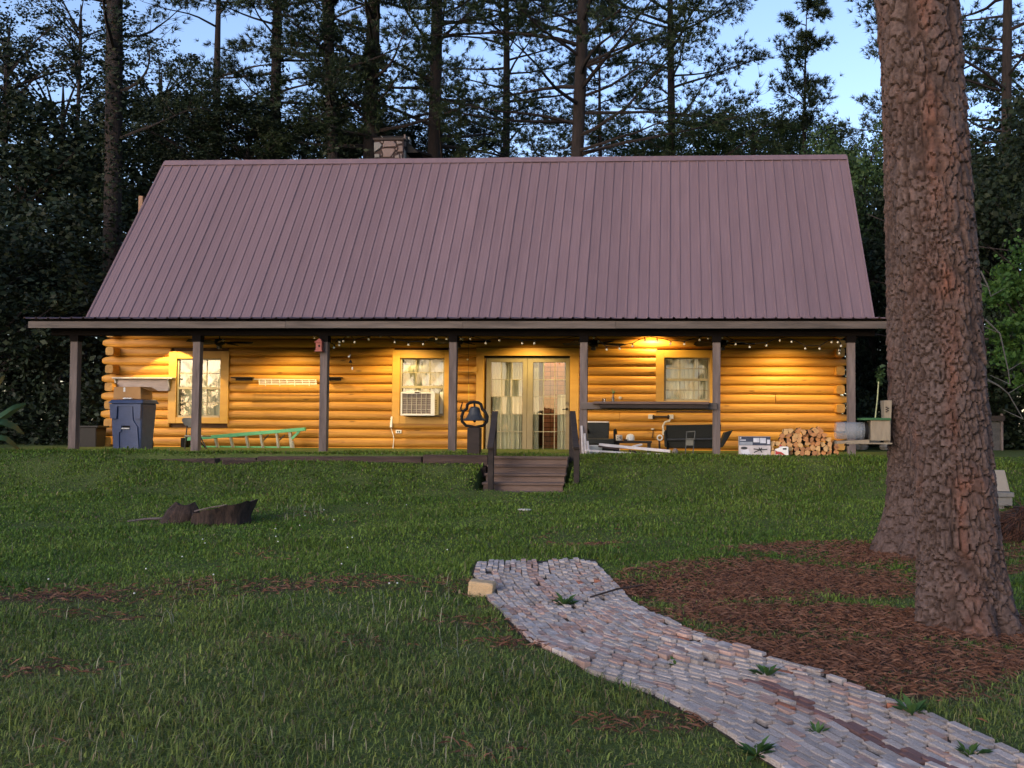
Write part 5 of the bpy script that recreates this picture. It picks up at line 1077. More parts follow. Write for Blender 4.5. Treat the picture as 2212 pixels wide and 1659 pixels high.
FB = fore_pine('pine_tree', (PINE_B[0], PINE_B[1]), 'second big pine just behind the nearest trunk, carrying the feeder', pb, (-.026, 0), .013, -.12, 6.2, 11, -math.pi/2+.6, 'two big pines beside the path')

# ---------------------------------------------------------------- tree kit
def needles(P, D, K, ln, wd, spread, rng):          # tufts of needles: thin triangles fanned round each direction
    n = len(P); P = np.repeat(P, K, 0); D = np.repeat(D, K, 0)
    d = D+spread*rng.normal(size=(n*K, 3)); d /= np.linalg.norm(d, axis=1)[:, None]; l = ln*(.6+.6*rng.random((n*K, 1)))
    s = np.cross(d, rng.normal(size=(n*K, 3))); s /= np.linalg.norm(s, axis=1)[:, None]+1e-9
    a = P-s*wd/2; b = P+s*wd/2; c = P+d*l - np.array([0, 0, 1])*l*.12
    v = np.stack([a, b, c], 1).reshape(-1, 3); f = np.arange(n*K*3).reshape(-1, 3); return v, f
def leafset(P, size, rng, flat=.5):
    n = len(P); d = rng.normal(size=(n, 3)); d[:, 2] *= flat; d /= np.linalg.norm(d, axis=1)[:, None]; s = np.cross(d, rng.normal(size=(n, 3))); s /= np.linalg.norm(s, axis=1)[:, None]+1e-9
    l = size*(.6+.8*rng.random((n, 1))); v = np.stack([P-d*l*.5, P+s*l*.30+d*l*.02, P+d*l*.55, P-s*l*.30+d*l*.02], 1).reshape(-1, 3); return v, np.arange(n*4).reshape(-1, 4)
def branch_pts(p, d, L_, rng, sag, n=7, curl=.12):
    pts = [p]; q = p.copy(); dd = d/np.linalg.norm(d)
    for i in range(n):
        dd = dd+curl*rng.normal(size=3)*np.array([1, 1, .6])+np.array([0, 0, sag]); dd /= np.linalg.norm(dd); q = q+dd*L_/n; pts.append(q.copy())
    return pts
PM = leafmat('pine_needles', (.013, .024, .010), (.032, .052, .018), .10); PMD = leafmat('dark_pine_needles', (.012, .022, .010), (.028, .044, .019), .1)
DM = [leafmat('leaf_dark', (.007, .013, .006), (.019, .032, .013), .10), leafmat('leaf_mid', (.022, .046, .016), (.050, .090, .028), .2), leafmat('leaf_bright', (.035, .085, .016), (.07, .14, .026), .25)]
TB = mat('trunk_bark', (.030, .022, .020), (.012, .009, .008), 5, .95, .9, (4, 4, .9), bscale=9)
def pine(name, label, u, v, dist, wpx, seed, zlo, ztop, ll, nb, tufts, group, lean=(0, 0), ivy=0, nm=None, sag=.02, az=None, top=False, ln=.24, up=(.0, .35)):
    rng = np.random.default_rng(seed); p = at(u, v, dist); g = float(zg(p[0], p[1])); H = ztop-g; rb = .88*wpx/2*dist/FPX
    r = root(name, (p[0]-lean[0]*(p[2]-g), p[1], g), label, 'pine tree', group)
    tr = []; rad = []
    for i in range(12):
        t = i/11; tr.append(np.array([lean[0]*H*t+.12*math.sin(t*5+seed)*t, lean[1]*H*t+.1*math.sin(t*4+seed*2)*t, H*t-.1*(1-t)])); rad.append(rb*(1.15-.25*t if t < .6 else 1.0-(t-.6)*2.2)+(.10 if i == 0 else 0))
    b = MB(); b.tube(tr, rad, 12); b.build('trunk', TB, r, world=False)
    tv = np.array(tr); tz = tv[:, 2]; tp = lambda z: np.array([np.interp(z, tz, tv[:, k]) for k in range(3)])
    bb = MB(); TP = []; TD = []
    for i in range(nb):
        z = (zlo-g)+(ztop-zlo)*((i+rng.random())/nb)**(.9); fr = (z-(zlo-g))/(ztop-zlo)
        a = rng.uniform(0, 2*math.pi) if az is None else az[i % len(az)]+rng.normal()*.35
        L_ = ll*(.55+.6*rng.random())*((1-.75*fr) if top else (1-.25*fr)); d = np.array([math.cos(a), math.sin(a), rng.uniform(*up)])
        pts = branch_pts(tp(z), d, L_, rng, sag); r0 = .018+.020*L_/2
        bb.tube(pts, np.linspace(r0, .008, len(pts)), 5)
        for k in range(3, len(pts)):
            for s in range(2):
                d2 = (pts[k]-pts[k-1]); d2 = d2/np.linalg.norm(d2)+rng.normal(size=3)*.75*np.array([1, 1, .5]); sub = branch_pts(pts[k], d2, L_*(.16+.2*rng.random()), rng, .05, 4, .2)
                bb.tube(sub, np.linspace(.010, .004, len(sub)), 3)
                for _ in range(tufts*3):
                    q = rng.integers(2, len(sub)); TP.append(sub[q]+rng.normal(size=3)*np.array([.15, .15, .08])); dd = sub[q]-sub[q-1]; TD.append(dd/np.linalg.norm(dd)+np.array([0, 0, .35]))
    if nb: tag(bb.build('branches', TB, r, world=False), kind='stuff')
    if TP: vv, ff = needles(np.array(TP), np.array(TD), 16, ln, .024, .6, rng); npobj('crown', vv, ff, nm or PM, r)
    if ivy:
        z0, z1, cnt, sp = ivy; zz_ = rng.uniform(z0-g, z1-g, cnt); Pp = np.array([tp(z) for z in zz_]); ph = rng.uniform(0, 6.283, cnt); rr_ = (np.interp(zz_, tz, rad)+np.abs(rng.normal(size=cnt))*sp*(.5+.5*np.sin(zz_*2.1+seed)))
        Pp[:, 0] += rr_*np.cos(ph); Pp[:, 1] += rr_*np.sin(ph); vv, ff = leafset(Pp, .12, rng); npobj('ivy', vv, ff, DM[0], r)
    return r
BG = 'tall pines behind the cabin'
pine('pine_tree', 'thick dark pine trunk rising through the leaves at the far left', 245, 340, 29, 38, 1, 8, 21, 4.6, 20, 1, BG, ivy=(2, 15, 3500, .25), nm=PMD)
pine('pine_tree', 'slender ivy-clad pine above the left third of the roof', 597, 340, 33, 24, 2, 7.5, 21, 3.8, 44, 3, BG, ivy=(5, 18, 2600, .16))
pine('pine_tree', 'crooked vine-smothered pine left of the chimney', 722, 340, 30.5, 26, 3, 8.5, 20, 2.8, 24, 2, BG, lean=(-.06, 0), ivy=(5, 17, 6000, .50), nm=PMD)
pine('pine_tree', 'stout pine with an ivy collar right behind the chimney', 800, 340, 31.5, 33, 4, 8.6, 22, 4.2, 46, 3, BG, ivy=(9.8, 12.2, 1500, .30))
pine('pine_tree', 'straight pine right of the chimney with long spreading limbs', 935, 340, 33, 30, 5, 7.6, 22, 4.8, 62, 3, BG)
pine('pine_tree', 'pale-trunked pine above the middle right of the roof', 1243, 340, 31, 29, 6, 8.2, 22, 5.4, 72, 3, BG, lean=(.035, 0))
pine('pine_tree', 'thin young pine close right of the pale-trunked pine', 1300, 330, 37, 11, 7, 9, 16, 2.2, 18, 2, BG, top=True)
pine('pine_tree', 'lone young pine against open sky near the right end of the roof', 1742, 320, 38, 11, 8, 7.4, 16.6, 2.9, 30, 2, BG, top=True, up=(.05, .6))
pine('pine_tree', 'pine half hidden behind the big trunk with limbs reaching left', 2010, 300, 34, 26, 9, 8.5, 20, 4.2, 30, 3, BG)
pine('pine_tree', 'pine at the right edge with fine drooping limbs', 2175, 300, 30, 24, 10, 6.5, 20, 4.4, 40, 3, BG)
pine('pine_tree', 'far pine filling the gap between the middle trunks', 1090, 330, 42, 18, 12, 9, 24, 4.8, 54, 3, BG)
pine('pine_tree', 'far spreading pine above the right middle of the roof', 1450, 320, 40, 18, 13, 9.5, 24, 5.4, 56, 3, BG)
pine('pine_tree', 'far pine left of the slender ivy-clad pine', 470, 330, 40, 18, 14, 8, 22, 4.2, 22, 3, BG, nm=PMD)

# broadleaf crowns, a few shapes shared by many trees
def crown_mesh(seed, n, rx, rz, leaf, m, ncl=150, hollow=.25, cs=.34):
    rng = np.random.default_rng(seed); c = rng.normal(size=(ncl, 3)); c /= np.linalg.norm(c, axis=1)[:, None]; c *= (hollow+(1-hollow)*rng.random((ncl, 1))**.5); c *= np.array([rx, rx, rz])
    sz = rng.uniform(.5, 1.0, ncl)*cs; k = rng.integers(0, ncl, n); P = c[k]+rng.normal(size=(n, 3))*sz[k][:, None]*np.array([1, 1, .55]); v, f = leafset(P, leaf, rng)
    o = npobj('crown', v, f, m); COL.objects.unlink(o); me = o.data; bpy.data.objects.remove(o); return me, c
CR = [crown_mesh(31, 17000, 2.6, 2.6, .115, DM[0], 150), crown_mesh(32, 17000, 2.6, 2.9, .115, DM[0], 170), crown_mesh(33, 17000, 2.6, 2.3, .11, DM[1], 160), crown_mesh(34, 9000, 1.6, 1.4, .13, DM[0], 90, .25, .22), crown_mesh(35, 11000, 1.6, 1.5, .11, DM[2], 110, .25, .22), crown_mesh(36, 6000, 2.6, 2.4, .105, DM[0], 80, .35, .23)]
def tree(u, v, dist, sx, sz_, k, label, rot, name='broadleaf_tree', cat='tree', group='dark broadleaf trees round the cabin'):
    p = at(u, v, dist); g = float(zg(p[0], p[1])); r = root(name, (p[0], p[1], g), label, cat, group); me, cl = CR[k]
    o = bpy.data.objects.new('crown', me); COL.objects.link(o); o.parent = r; o.location = (0, 0, p[2]-g); o.scale = (sx, sx, sz_); o.rotation_euler = (0, 0, rot)
    H = p[2]-g; b = MB(); rt = .07*max(sx, .6)*1.4; b.tube([(0, 0, -.1), (.05*math.sin(rot*3), .05, H*.45), (.1*math.sin(rot), 0, H), (0, .1, H+1.2*sz_)], [rt*1.3, rt, rt*.7, .02], 8); b.build('trunk', TB, r, world=False)
    c = Matrix.Rotation(rot, 3, 'Z'); bm = MB()
    for i in range(0, 26):
        e = np.array(c @ Vector(cl[i]))*np.array([sx, sx, sz_])+np.array([0, 0, H]); s = np.array([0, 0, max(H*.35, e[2]-1.4*sz_)]); m_ = (s+e)/2+np.array([0, 0, .15]); bm.tube([s, m_, e], [.045*sx, .03*sx, .01], 4)
    tag(bm.build('branches', TB, r, world=False), kind='stuff'); return r
TL = [  # left wood
 (15, 130, 33, 1.2, 1.0, 5, 'leafy dark tree at the top left corner'), (130, 270, 34, 1.3, 1.2, 5, 'dense dark tree left of the thick pine'), (345, 215, 37, .95, .9, 5, 'dark tree whose sprays reach right above the roof corner'),
 (310, 440, 36, 1.3, 1.4, 1, 'dark tree close left of the roof slope'), (40, 430, 31, 1.4, 1.3, 0, 'dark tree low at the left edge above the fan-leaved plant'), (180, 580, 34, 1.6, 1.4, 1, 'dark tree left of the cabin below the tan post'),
 (-60, 640, 26, 1.3, 1.3, 0, 'dark tree cut by the left edge of the picture'), (60, 760, 28, 1.3, 1.1, 1, 'dark low tree left of the porch'), (240, 770, 36, 1.4, 1.3, 0, 'dark low tree behind the left end of the porch'), (-120, 270, 32, 1.3, 1.2, 5, 'tall dark tree beyond the left edge'), (170, 60, 40, .9, .8, 5, 'dark treetop beside the thick pine'),
 (440, 300, 33, .85, .75, 0, 'dark tree peeping over the left end of the ridge'), (540, 322, 32, .8, .55, 1, 'low dark treetop behind the ridge below the slender pine'), (660, 318, 34, .85, .6, 0, 'low dark treetop left of the chimney'), (770, 320, 35, .7, .55, 1, 'low dark treetop behind the chimney'), (890, 325, 36, .7, .5, 0, 'low dark treetop right of the chimney'), (1010, 345, 37, .7, .4, 1, 'low treetop right of the straight pine'),
 (1390, 335, 40, .75, .45, 2, 'low green treetop right of the pale-trunked pine'), (1510, 318, 40, .75, .62, 2, 'round green treetop behind the right part of the ridge'), (1625, 312, 40, .9, .72, 2, 'broad round green treetop left of the lone young pine'), (1730, 325, 42, .7, .6, 0, 'dark treetop at the foot of the lone young pine'),
 (1860, 460, 31, .95, 1.3, 2, 'green tree between the roof and the big trunk'), (1885, 620, 29, .9, 1.2, 0, 'dark tree beside the right end of the roof'), (1885, 790, 31, 1.2, 1.2, 1, 'dark tree behind the right end of the porch'), (1850, 385, 36, .5, .6, 0, 'dark treetop beyond the right roof edge'),
 (2150, 480, 30, 1.2, 1.1, 0, 'dark tree right of the big trunk under the drooping pine'), (2150, 620, 27, 1.2, 1.3, 1, 'dense dark tree right of the big trunk'), (2160, 820, 27, 1.2, 1.1, 0, 'low dark tree behind the slanted board'), (2260, 560, 24, 1.1, 1.4, 1, 'dark tree cut by the right edge'), (2340, 400, 30, 1.3, 1.2, 0, 'tall dark tree beyond the right edge'), (2010, 700, 32, 1.2, 1.3, 1, 'dark tree hidden mostly behind the big trunk'), (2010, 520, 36, 1.2, 1.1, 0, 'dark treetop behind the big trunk'), (2240, 220, 38, 1.0, 1.0, 5, 'dark treetop at the right edge beneath the pine limbs')]
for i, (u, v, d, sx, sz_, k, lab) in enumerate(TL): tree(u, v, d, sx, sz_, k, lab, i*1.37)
tree(2252, 690, 15, .60, .78, 4, 'bright green leafy shrub at the right edge', .4, 'leafy_shrub', 'shrub', None)
# far woods closing the horizon all round, also behind the camera
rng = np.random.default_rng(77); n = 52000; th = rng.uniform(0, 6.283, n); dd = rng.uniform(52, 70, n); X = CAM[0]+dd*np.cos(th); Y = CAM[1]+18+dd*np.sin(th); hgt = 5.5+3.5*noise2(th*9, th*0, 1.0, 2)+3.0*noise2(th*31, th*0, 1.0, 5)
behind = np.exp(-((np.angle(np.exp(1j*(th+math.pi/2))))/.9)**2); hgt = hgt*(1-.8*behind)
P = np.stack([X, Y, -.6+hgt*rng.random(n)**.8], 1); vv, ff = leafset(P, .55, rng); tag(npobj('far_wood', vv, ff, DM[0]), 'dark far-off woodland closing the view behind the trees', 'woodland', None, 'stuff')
# undergrowth low on both sides of the cabin
P = []
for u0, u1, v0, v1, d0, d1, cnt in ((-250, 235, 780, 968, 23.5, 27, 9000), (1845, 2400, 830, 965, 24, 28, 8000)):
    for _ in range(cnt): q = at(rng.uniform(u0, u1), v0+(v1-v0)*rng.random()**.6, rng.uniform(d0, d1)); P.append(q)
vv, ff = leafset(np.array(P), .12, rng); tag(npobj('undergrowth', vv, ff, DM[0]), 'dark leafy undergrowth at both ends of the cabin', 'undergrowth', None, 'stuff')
# bare twigs right of the big trunk
for k, (pts, lab) in enumerate(((((2128, 690), (2160, 720), (2178, 800), (2182, 830)), 'bare pale branch hanging right of the big trunk'), (((2125, 815), (2160, 835), (2178, 850), (2210, 905)), 'bare pale twig slanting down right of the big trunk'), (((2118, 585), (2135, 620), (2140, 640)), 'short bare twig beside the bright green shrub'))):
    b = MB(); q = [at(u, v, 13.0) for u, v in pts]; b.tube(q, np.linspace(.012, .005, len(q)), 6)
    for j in range(1, len(q)): b.tube([q[j], q[j]+np.array([.22*(-1)**j, .1, .12])], [.006, .003], 5)
    tag(b.build('bare_branch', mat('pale_twig_%d' % k, (.13, .115, .10), None, 8, .9)), lab, 'branch', 'bare branches right of the big trunk')
for k, (a, c, lab) in enumerate((((1890, 722), (2300, 700), 'overhead cable passing right of the big trunk, the lowest'), ((1885, 606), (2300, 608), 'thin overhead cable behind the big trunk, middle'), ((1872, 462), (2300, 545), 'thin overhead cable sloping down right, the highest'))):
    p = at(*a, 24); q = at(*c, 21); b = MB(); b.tube([p+(q-p)*t+np.array([0, 0, -.25*4*t*(1-t)]) for t in np.linspace(0, 1, 9)], .011 if k else .02, 5); tag(b.build('overhead_cable', M['dark_wood']), lab, 'cable', 'cables at the right edge')

# ---------------------------------------------------------------- lawn things
p = gp(445, 1128); r = root('tree_stump', p, 'dark hollow tree stump with slanting cut in the left lawn', 'stump'); S = np.linalg.norm(p-CAM)/FPX
lo = lambda dx: dx*S; b = MB(); n = 26; vs = []
for i, (hs_, k) in enumerate(((-.05, 1.08), (.08, 1.0), (1, 1.12))):
    for j in range(n):
        a = 2*math.pi*j/n; rx = lo(55)*k*(1+.05*math.sin(a*7)+.03*math.sin(a*13)); x = lo(30)+rx*math.cos(a); y = rx*.85*math.sin(a)
        top = lo(16)+(x+lo(40))/(lo(135))*lo(30)+.012*math.sin(a*9); vs.append((p[0]+x+(lo(8) if i == 2 else 0), p[1]+y, p[2]+(hs_ if i < 2 else max(top, .10))))
fs = [(r_*n+j, r_*n+(j+1) % n, (r_+1)*n+(j+1) % n, (r_+1)*n+j) for r_ in (0, 1) for j in range(n)]
m0 = len(vs); 
for k, dz in ((.82, -.02), (.72, -.12)):
    for j in range(n): q = np.array(vs[2*n+j]); c = np.array([p[0]+lo(38), p[1], q[2]]); w_ = c+(q-c)*k; w_[2] = q[2]+dz; vs.append(tuple(w_))
fs += [(2*n+j, 2*n+(j+1) % n, m0+(j+1) % n, m0+j) for j in range(n)]+[(m0+j, m0+(j+1) % n, m0+n+(j+1) % n, m0+n+j) for j in range(n)]+[tuple(m0+n+j for j in range(n))]
b.add(vs, fs); b.smooth = True; b.build('stump', M['bark_brown'], r)
b = MB(); q = p+np.array([lo(-55), 0, 0]); vs = []
for h_, k in ((-.05, 1.0), (lo(20), .75), (lo(36), .45)):
    for j in range(10): a = j*.6283; vs.append(q+np.array([lo(42)*k*math.cos(a)*(1+.15*math.sin(a*3))+h_*.3, lo(30)*k*math.sin(a), h_+(.03*math.sin(a*2+1) if h_ > 0 else 0)]))
b.add(vs, [(r_*10+j, r_*10+(j+1) % 10, (r_+1)*10+(j+1) % 10, (r_+1)*10+j) for r_ in (0, 1) for j in range(10)]+[tuple(20+j for j in range(10))]); b.build('broken_root', M['bark_brown'], r)
b = MB(); a = p+np.array([lo(-10), -lo(30), lo(24)]); c = p+np.array([lo(60), -lo(42), lo(38)]); b.tube([a, (a+c)/2+np.array([0, 0, .008]), c], .010, 6); b.build('pale_edge', M['grey_wood'], r)
a = gp(274, 1129); c = gp(350, 1124); b = MB(); b.tube([a+np.array([0, 0, .015]), (a+c)/2+np.array([0, 0, .03]), c+np.array([.1, 0, .03])], [.008, .014, .02], 7); tag(b.build('fallen_branch', M['grey_wood']), 'pale fallen branch lying left of the stump', 'branch')
# block of sandstone at the head of the path
p = gp(1040, 1285); r = root('stone_block', p, 'tan rough block lying on the left head of the brick path', 'stone'); b = MB(); rr = random.Random(3); w, h_, d_ = .105, .115, .09
b.hexa([np.array(p)+np.array([sx*w*rr.uniform(.9, 1.05)+.03*sz_*.2, sy*d_*rr.uniform(.85, 1.05), .0+(h_ if sz_ > 0 else -.02)+.012*sx*-1]) for sz_ in (-1, 1) for sx, sy in ((-1, -1), (1, -1), (1, 1), (-1, 1))]); b.build('block', mat('tan_stone', (.52, .36, .20), (.42, .29, .16), 14, .9, .6), r, bevel=.018)
p = gp(1133, 1106); b = MB(); b.lathe([(0, 0), (.09, 0), (.095, .012), (.085, .02), (0, .022)], p+np.array([0, 0, .02]), 14); tag(b.build('paver', M['pale']), 'small pale disc on the lawn below the steps', 'paver')
# boards half buried at the left edge
for i, (ua, va, ub, vb, lab) in enumerate(((-30, 1019, 92, 1016, 'weathered dark timber lying at the left edge below the slope'), (55, 1009, 100, 1013, 'pale grey board end on top of the timber at the left edge'))):
    a = gp(ua, va); c = gp(ub, vb); b = MB(); b.bar(a+np.array([0, 0, .05+.09*i]), c+np.array([0, 0, .05+.09*i]), .14, .12 if i == 0 else .03); tag(b.build('old_timber', M['tie_wood'] if i == 0 else M['grey_beam'], bevel=.01), lab, 'timber', 'loose timbers at the left edge')
for i, (ua, va, ub, vb) in enumerate(((330, 1003, 470, 1001), (480, 1004, 600, 1006), (240, 1002, 330, 1005))):
    a = gp(ua, va); c = gp(ub, vb); b = MB(); b.bar(a+np.array([0, 0, .03]), c+np.array([0, 0, .03]), .14, .12); tag(b.build('old_timber', M['tie_wood'], bevel=.015), ('half-buried brown timber below the stepladder', 'half-buried brown timber left of the retaining wall', 'half-buried brown timber below the blue bin')[i], 'timber', 'half-buried timbers in the slope')
# squirrel feeder on the second pine
lk = lambda x, y, Y: wq(x, y, Zk, Y); Y = PINE_B[1]-.16; fz = (3100, 1300, 2.370)
lf_ = lambda x, y, Y=Y: wq(x, y, fz, Y)
pb0 = lf_(540, 860); r = root('squirrel_feeder', pb0, 'wooden squirrel feeder with a clear jar on the side of the second pine', 'feeder'); wdm = mat('feeder_wood', (.30, .245, .17), (.22, .175, .12), 6, .8, .3, (4, 4, 1)); grn = mat('feeder_green', (.035, .12, .035), (.025, .09, .03), 9, .6)
a = lf_(500, 478); c = lf_(572, 860); MB().hexa([(a[0], Y-.06, c[2]), (c[0]-.02, Y-.06, c[2]), (c[0]-.02, Y+.14, c[2]), (a[0]+.03, Y+.14, c[2]), (a[0], Y-.06, a[2]), (c[0], Y-.06, a[2]), (c[0], Y+.14, a[2]), (a[0], Y+.14, a[2])]).build('back_board', wdm, r, bevel=.004)
a = lf_(375, 655); c = lf_(548, 835); MB().box(a[0], c[0], Y-.11, Y+.10, c[2], a[2]).build('box', wdm, r, bevel=.004)
a = lf_(290, 633); c = lf_(548, 655); MB().box(a[0], c[0], Y-.13, Y+.12, c[2], a[2]).build('lid', grn, r, bevel=.003)
a = lf_(160, 850); c = lf_(562, 866); MB().box(a[0], c[0], Y-.12, Y+.12, c[2], a[2]).build('floor_board', wdm, r, bevel=.003)
MB().box(lf_(160, 0)[0], lf_(190, 0)[0], Y-.05, Y+.05, lf_(0, 880)[2], lf_(0, 867)[2]).build('perch', M['black'], r)
a = lf_(72, 745); c = lf_(355, 745); rj = (lf_(0, 668)[2]-lf_(0, 822)[2])/2; b = MB(); L_ = c[0]-a[0]; b.lathe([(0, 0), (rj*.92, .004), (rj, .02), (rj, L_*.93), (rj*.9, L_), (rj*.86, L_), (rj*.96, L_*.92), (rj*.96, .024), (0, .012)], (a[0], Y, a[2]), 26, 'x'); b.build('jar', M['jar'], r)
b = MB(); b.lathe([(rj*1.02, 0), (rj*1.02, .035), (rj*.8, .035), (rj*.8, 0), (rj*1.02, 0)], (c[0]-.03, Y, a[2]), 24, 'x'); b.build('jar_lid', M['black'], r)
a2 = lf_(80, 828); c2 = lf_(365, 805); MB().hexa([(a2[0], Y-rj*.8, a2[2]-.04), (c2[0], Y-rj*.8, a2[2]-.025), (c2[0], Y+rj*.8, a2[2]-.025), (a2[0], Y+rj*.8, a2[2]-.04), (a2[0], Y-rj*.8, a2[2]-.012), (c2[0], Y-rj*.8, a2[2]+.004), (c2[0], Y+rj*.8, a2[2]+.004), (a2[0], Y+rj*.8, a2[2]-.012)]).build('jar_cradle', wdm, r)
b = MB(); 
for i in range(5): q = lf_(512+(i % 2)*14, 545+i*10); b.box(q[0], q[0]+.02, Y-.063, Y-.0605, q[2], q[2]+.012)
b.build('burned_mark', M['dark_wood'], r)
# green-topped cane standing on the feeder lid
a = lf_(432, 634); c = lf_(462, 310); MB().tube([a, (a+c)/2+np.array([.004, 0, 0]), c], .007, 7).build('cane', mat('pale_cane', (.40, .42, .22), None, 9), r)
rng = np.random.default_rng(5); P = np.array([lf_(478+rng.normal()*16, 245+rng.normal()*34, Y+rng.normal()*.03) for _ in range(110)]); vv, ff = leafset(P, .05, rng); o = npobj('leaf_bunch', vv-np.array(woff(r)), ff, DM[1], r)
# slanted board on a grey pedestal, right edge
p = gp(2165, 1098); Y = p[1]; q0 = (3640, 900, 1.276); lq = lambda x, y, Y=Y: wq(x, y, q0, Y); r = root('pedestal_seat', p, 'slanted tan board on a grey block pedestal right of the big trunk', 'seat'); gb = mat('grey_block', (.24, .22, .19), (.17, .155, .135), 9, .9, .4)
a = lq(85, 1102); c = lq(182, 1202); MB().hexa([(a[0], Y-.06, c[2]), (c[0], Y-.06, c[2]), (c[0], Y-.02, c[2]), (a[0], Y-.02, c[2]), (a[0], Y+.10, a[2]), (lq(163, 0)[0], Y+.10, a[2]), (lq(163, 0)[0], Y+.14, a[2]), (a[0], Y+.14, a[2])]).build('slanted_board', mat('tan_board', (.34, .285, .22), (.28, .23, .17), 6, .8, .2), r, bevel=.005)
a = lq(85, 1205); c = lq(196, 1228); MB().box(a[0]-.05, c[0], Y-.12, Y+.22, c[2], a[2]).build('ledge', gb, r, bevel=.006)
a = lq(85, 1228); c = lq(190, 1270); MB().box(a[0]-.05, c[0], Y-.09, Y+.2, c[2], a[2]).build('upper_block', gb, r, bevel=.006); c3 = lq(155, 1400); MB().box(a[0]-.05, c3[0], Y-.07, Y+.18, float(zg(p[0], Y))-.05, c[2]-.001).build('lower_block', gb, r, bevel=.006)
# root mound in front of it
p = gp(2200, 1165); r = root('root_mound', p, 'dark mound of roots and pine straw at the right edge', 'mound'); b = MB(); vs = []; n = 18
for i, (k, h_) in enumerate(((1, -.05), (.85, .12), (.6, .25), (.25, .33))):
    for j in range(n): a = 6.283*j/n; q = .48*k*(1+.12*math.sin(a*4+i)+.08*math.sin(a*7)); vs.append(p+np.array([q*math.cos(a)+.12, q*math.sin(a)*.8, h_+.04*math.sin(a*3+i*2)*(i > 0)]))
b.add(vs, [(r_*n+j, r_*n+(j+1) % n, (r_+1)*n+(j+1) % n, (r_+1)*n+j) for r_ in range(3) for j in range(n)]+[tuple(3*n+j for j in range(n))]); b.build('mound', M['bark_brown'], r)
rng = np.random.default_rng(8); th = rng.uniform(0, 6.283, 900); k = rng.random(900)**.5; P = np.stack([p[0]+.12+.5*k*np.cos(th), p[1]+.4*k*np.sin(th), p[2]+.34*(1-k**2)+.02], 1); D = np.stack([np.cos(th), np.sin(th), -.5*np.ones(900)], 1); vv, ff = needles(P, D, 2, .22, .012, .5, rng); npobj('roots', vv-np.array(woff(r)), ff, leafmat('root_brown', (.05, .022, .014), (.12, .055, .032), 0), r)
# fan-leaved plant at the left edge
p = gp(-25, 990); r = root('banana_plant', p, 'broad-leaved banana plant cut by the left edge', 'plant'); lm = mat('banana_leaf', (.085, .15, .045), (.06, .11, .05), 5, .5, .2)
def big_leaf(pts, w, name='leaf'):
    q = [at(u, v, 18.5+.3*i) for i, (u, v) in enumerate(pts)]; n = 12; Q = []
    for i in range(n): t = i/(n-1)*(len(q)-1); k = min(int(t), len(q)-2); Q.append(q[k]+(q[k+1]-q[k])*(t-k))
    vs = []
    for i, c in enumerate(Q):
        t = i/(n-1); ww = w*math.sin(math.pi*min(1, .12+t*.86))**.8; s = np.array([.15, -.55, .0])*1.0; s2 = np.array([0, .5, -.25]); vs += [c+s*ww-np.array([0, 0, .45*ww]), c+np.array([0, 0, .02]), c-s*ww-np.array([0, 0, .55*ww]), c-np.array([0, 0, .012])]
    fs = []
    for i in range(n-1): a = 4*i; fs += [(a, a+1, a+5, a+4), (a+1, a+2, a+6, a+5), (a+2, a+3, a+7, a+6), (a+3, a, a+4, a+7)]
    b = MB(); b.add(vs, fs); b.smooth = True; b.build(name, lm, r)
big_leaf([(-40, 920), (0, 895), (30, 876), (56, 872)], .24); big_leaf([(-40, 930), (5, 905), (35, 918), (52, 938)], .20); big_leaf([(-30, 945), (12, 942), (32, 958), (46, 976)], .16); big_leaf([(-40, 900), (-25, 850), (-5, 820), (10, 812)], .22)
b = MB(); b.tube([p+np.array([-.2, .3, -.05]), p+np.array([-.15, .3, .4]), p+np.array([-.1, .3, .9])], [.08, .07, .05], 10); b.build('stem', lm, r)
# clothesline post far left, low shed far right
p = at(125, 905, 27); g = float(zg(p[0], p[1])); r = root('t_post', (p[0], p[1], g), 'pale T-shaped clothesline post in the dark left of the porch', 'post'); z = at(125, 807, 27)[2]; MB().bar((p[0], p[1], g-.05), (p[0], p[1], z), .05).build('upright', M['grey_wood'], r); MB().bar((p[0]-.28, p[1], z), (p[0]+.25, p[1], z+.005), .04).build('crossbar', M['grey_wood'], r)
p = at(2152, 960, 24); g = float(zg(p[0], p[1])); r = root('low_shed', (p[0], p[1], g), 'low dark stone shed behind the big trunk at the right', 'shed'); z = at(2150, 898, 24)[2]; MB().box(p[0]-1.6, p[0]+.10, p[1], p[1]+1.6, g-.1, z-.12).build('wall', mat('dark_stone', (.09, .085, .08), (.05, .048, .045), 7, .95, .8), r); MB().box(p[0]-1.7, p[0]+.18, p[1]-.1, p[1]+1.7, z-.12, z).build('roof', M['dark_wood'], r); MB().box(p[0]+.10, p[0]+.15, p[1]-.05, p[1], g-.1, z+.05).build('corner_post', M['grey_wood'], r)
p = at(1900, 975, 23.5); g = float(zg(p[0], p[1])); r = root('stone_border', (p[0], p[1], g), 'low dark rubble wall behind the rightmost post', 'wall')
for i in range(22):
    rr = random.Random(i); b = MB(); q = np.array([p[0]-.9+rr.random()*2.2, p[1]+rr.uniform(-.1, .15), g+.08+.14*(i % 3)]); b.lathe([(0, -.09), (.1, -.07), (.14, 0), (.1, .07), (0, .09)], q, 7); b.build('stone', gb, r)

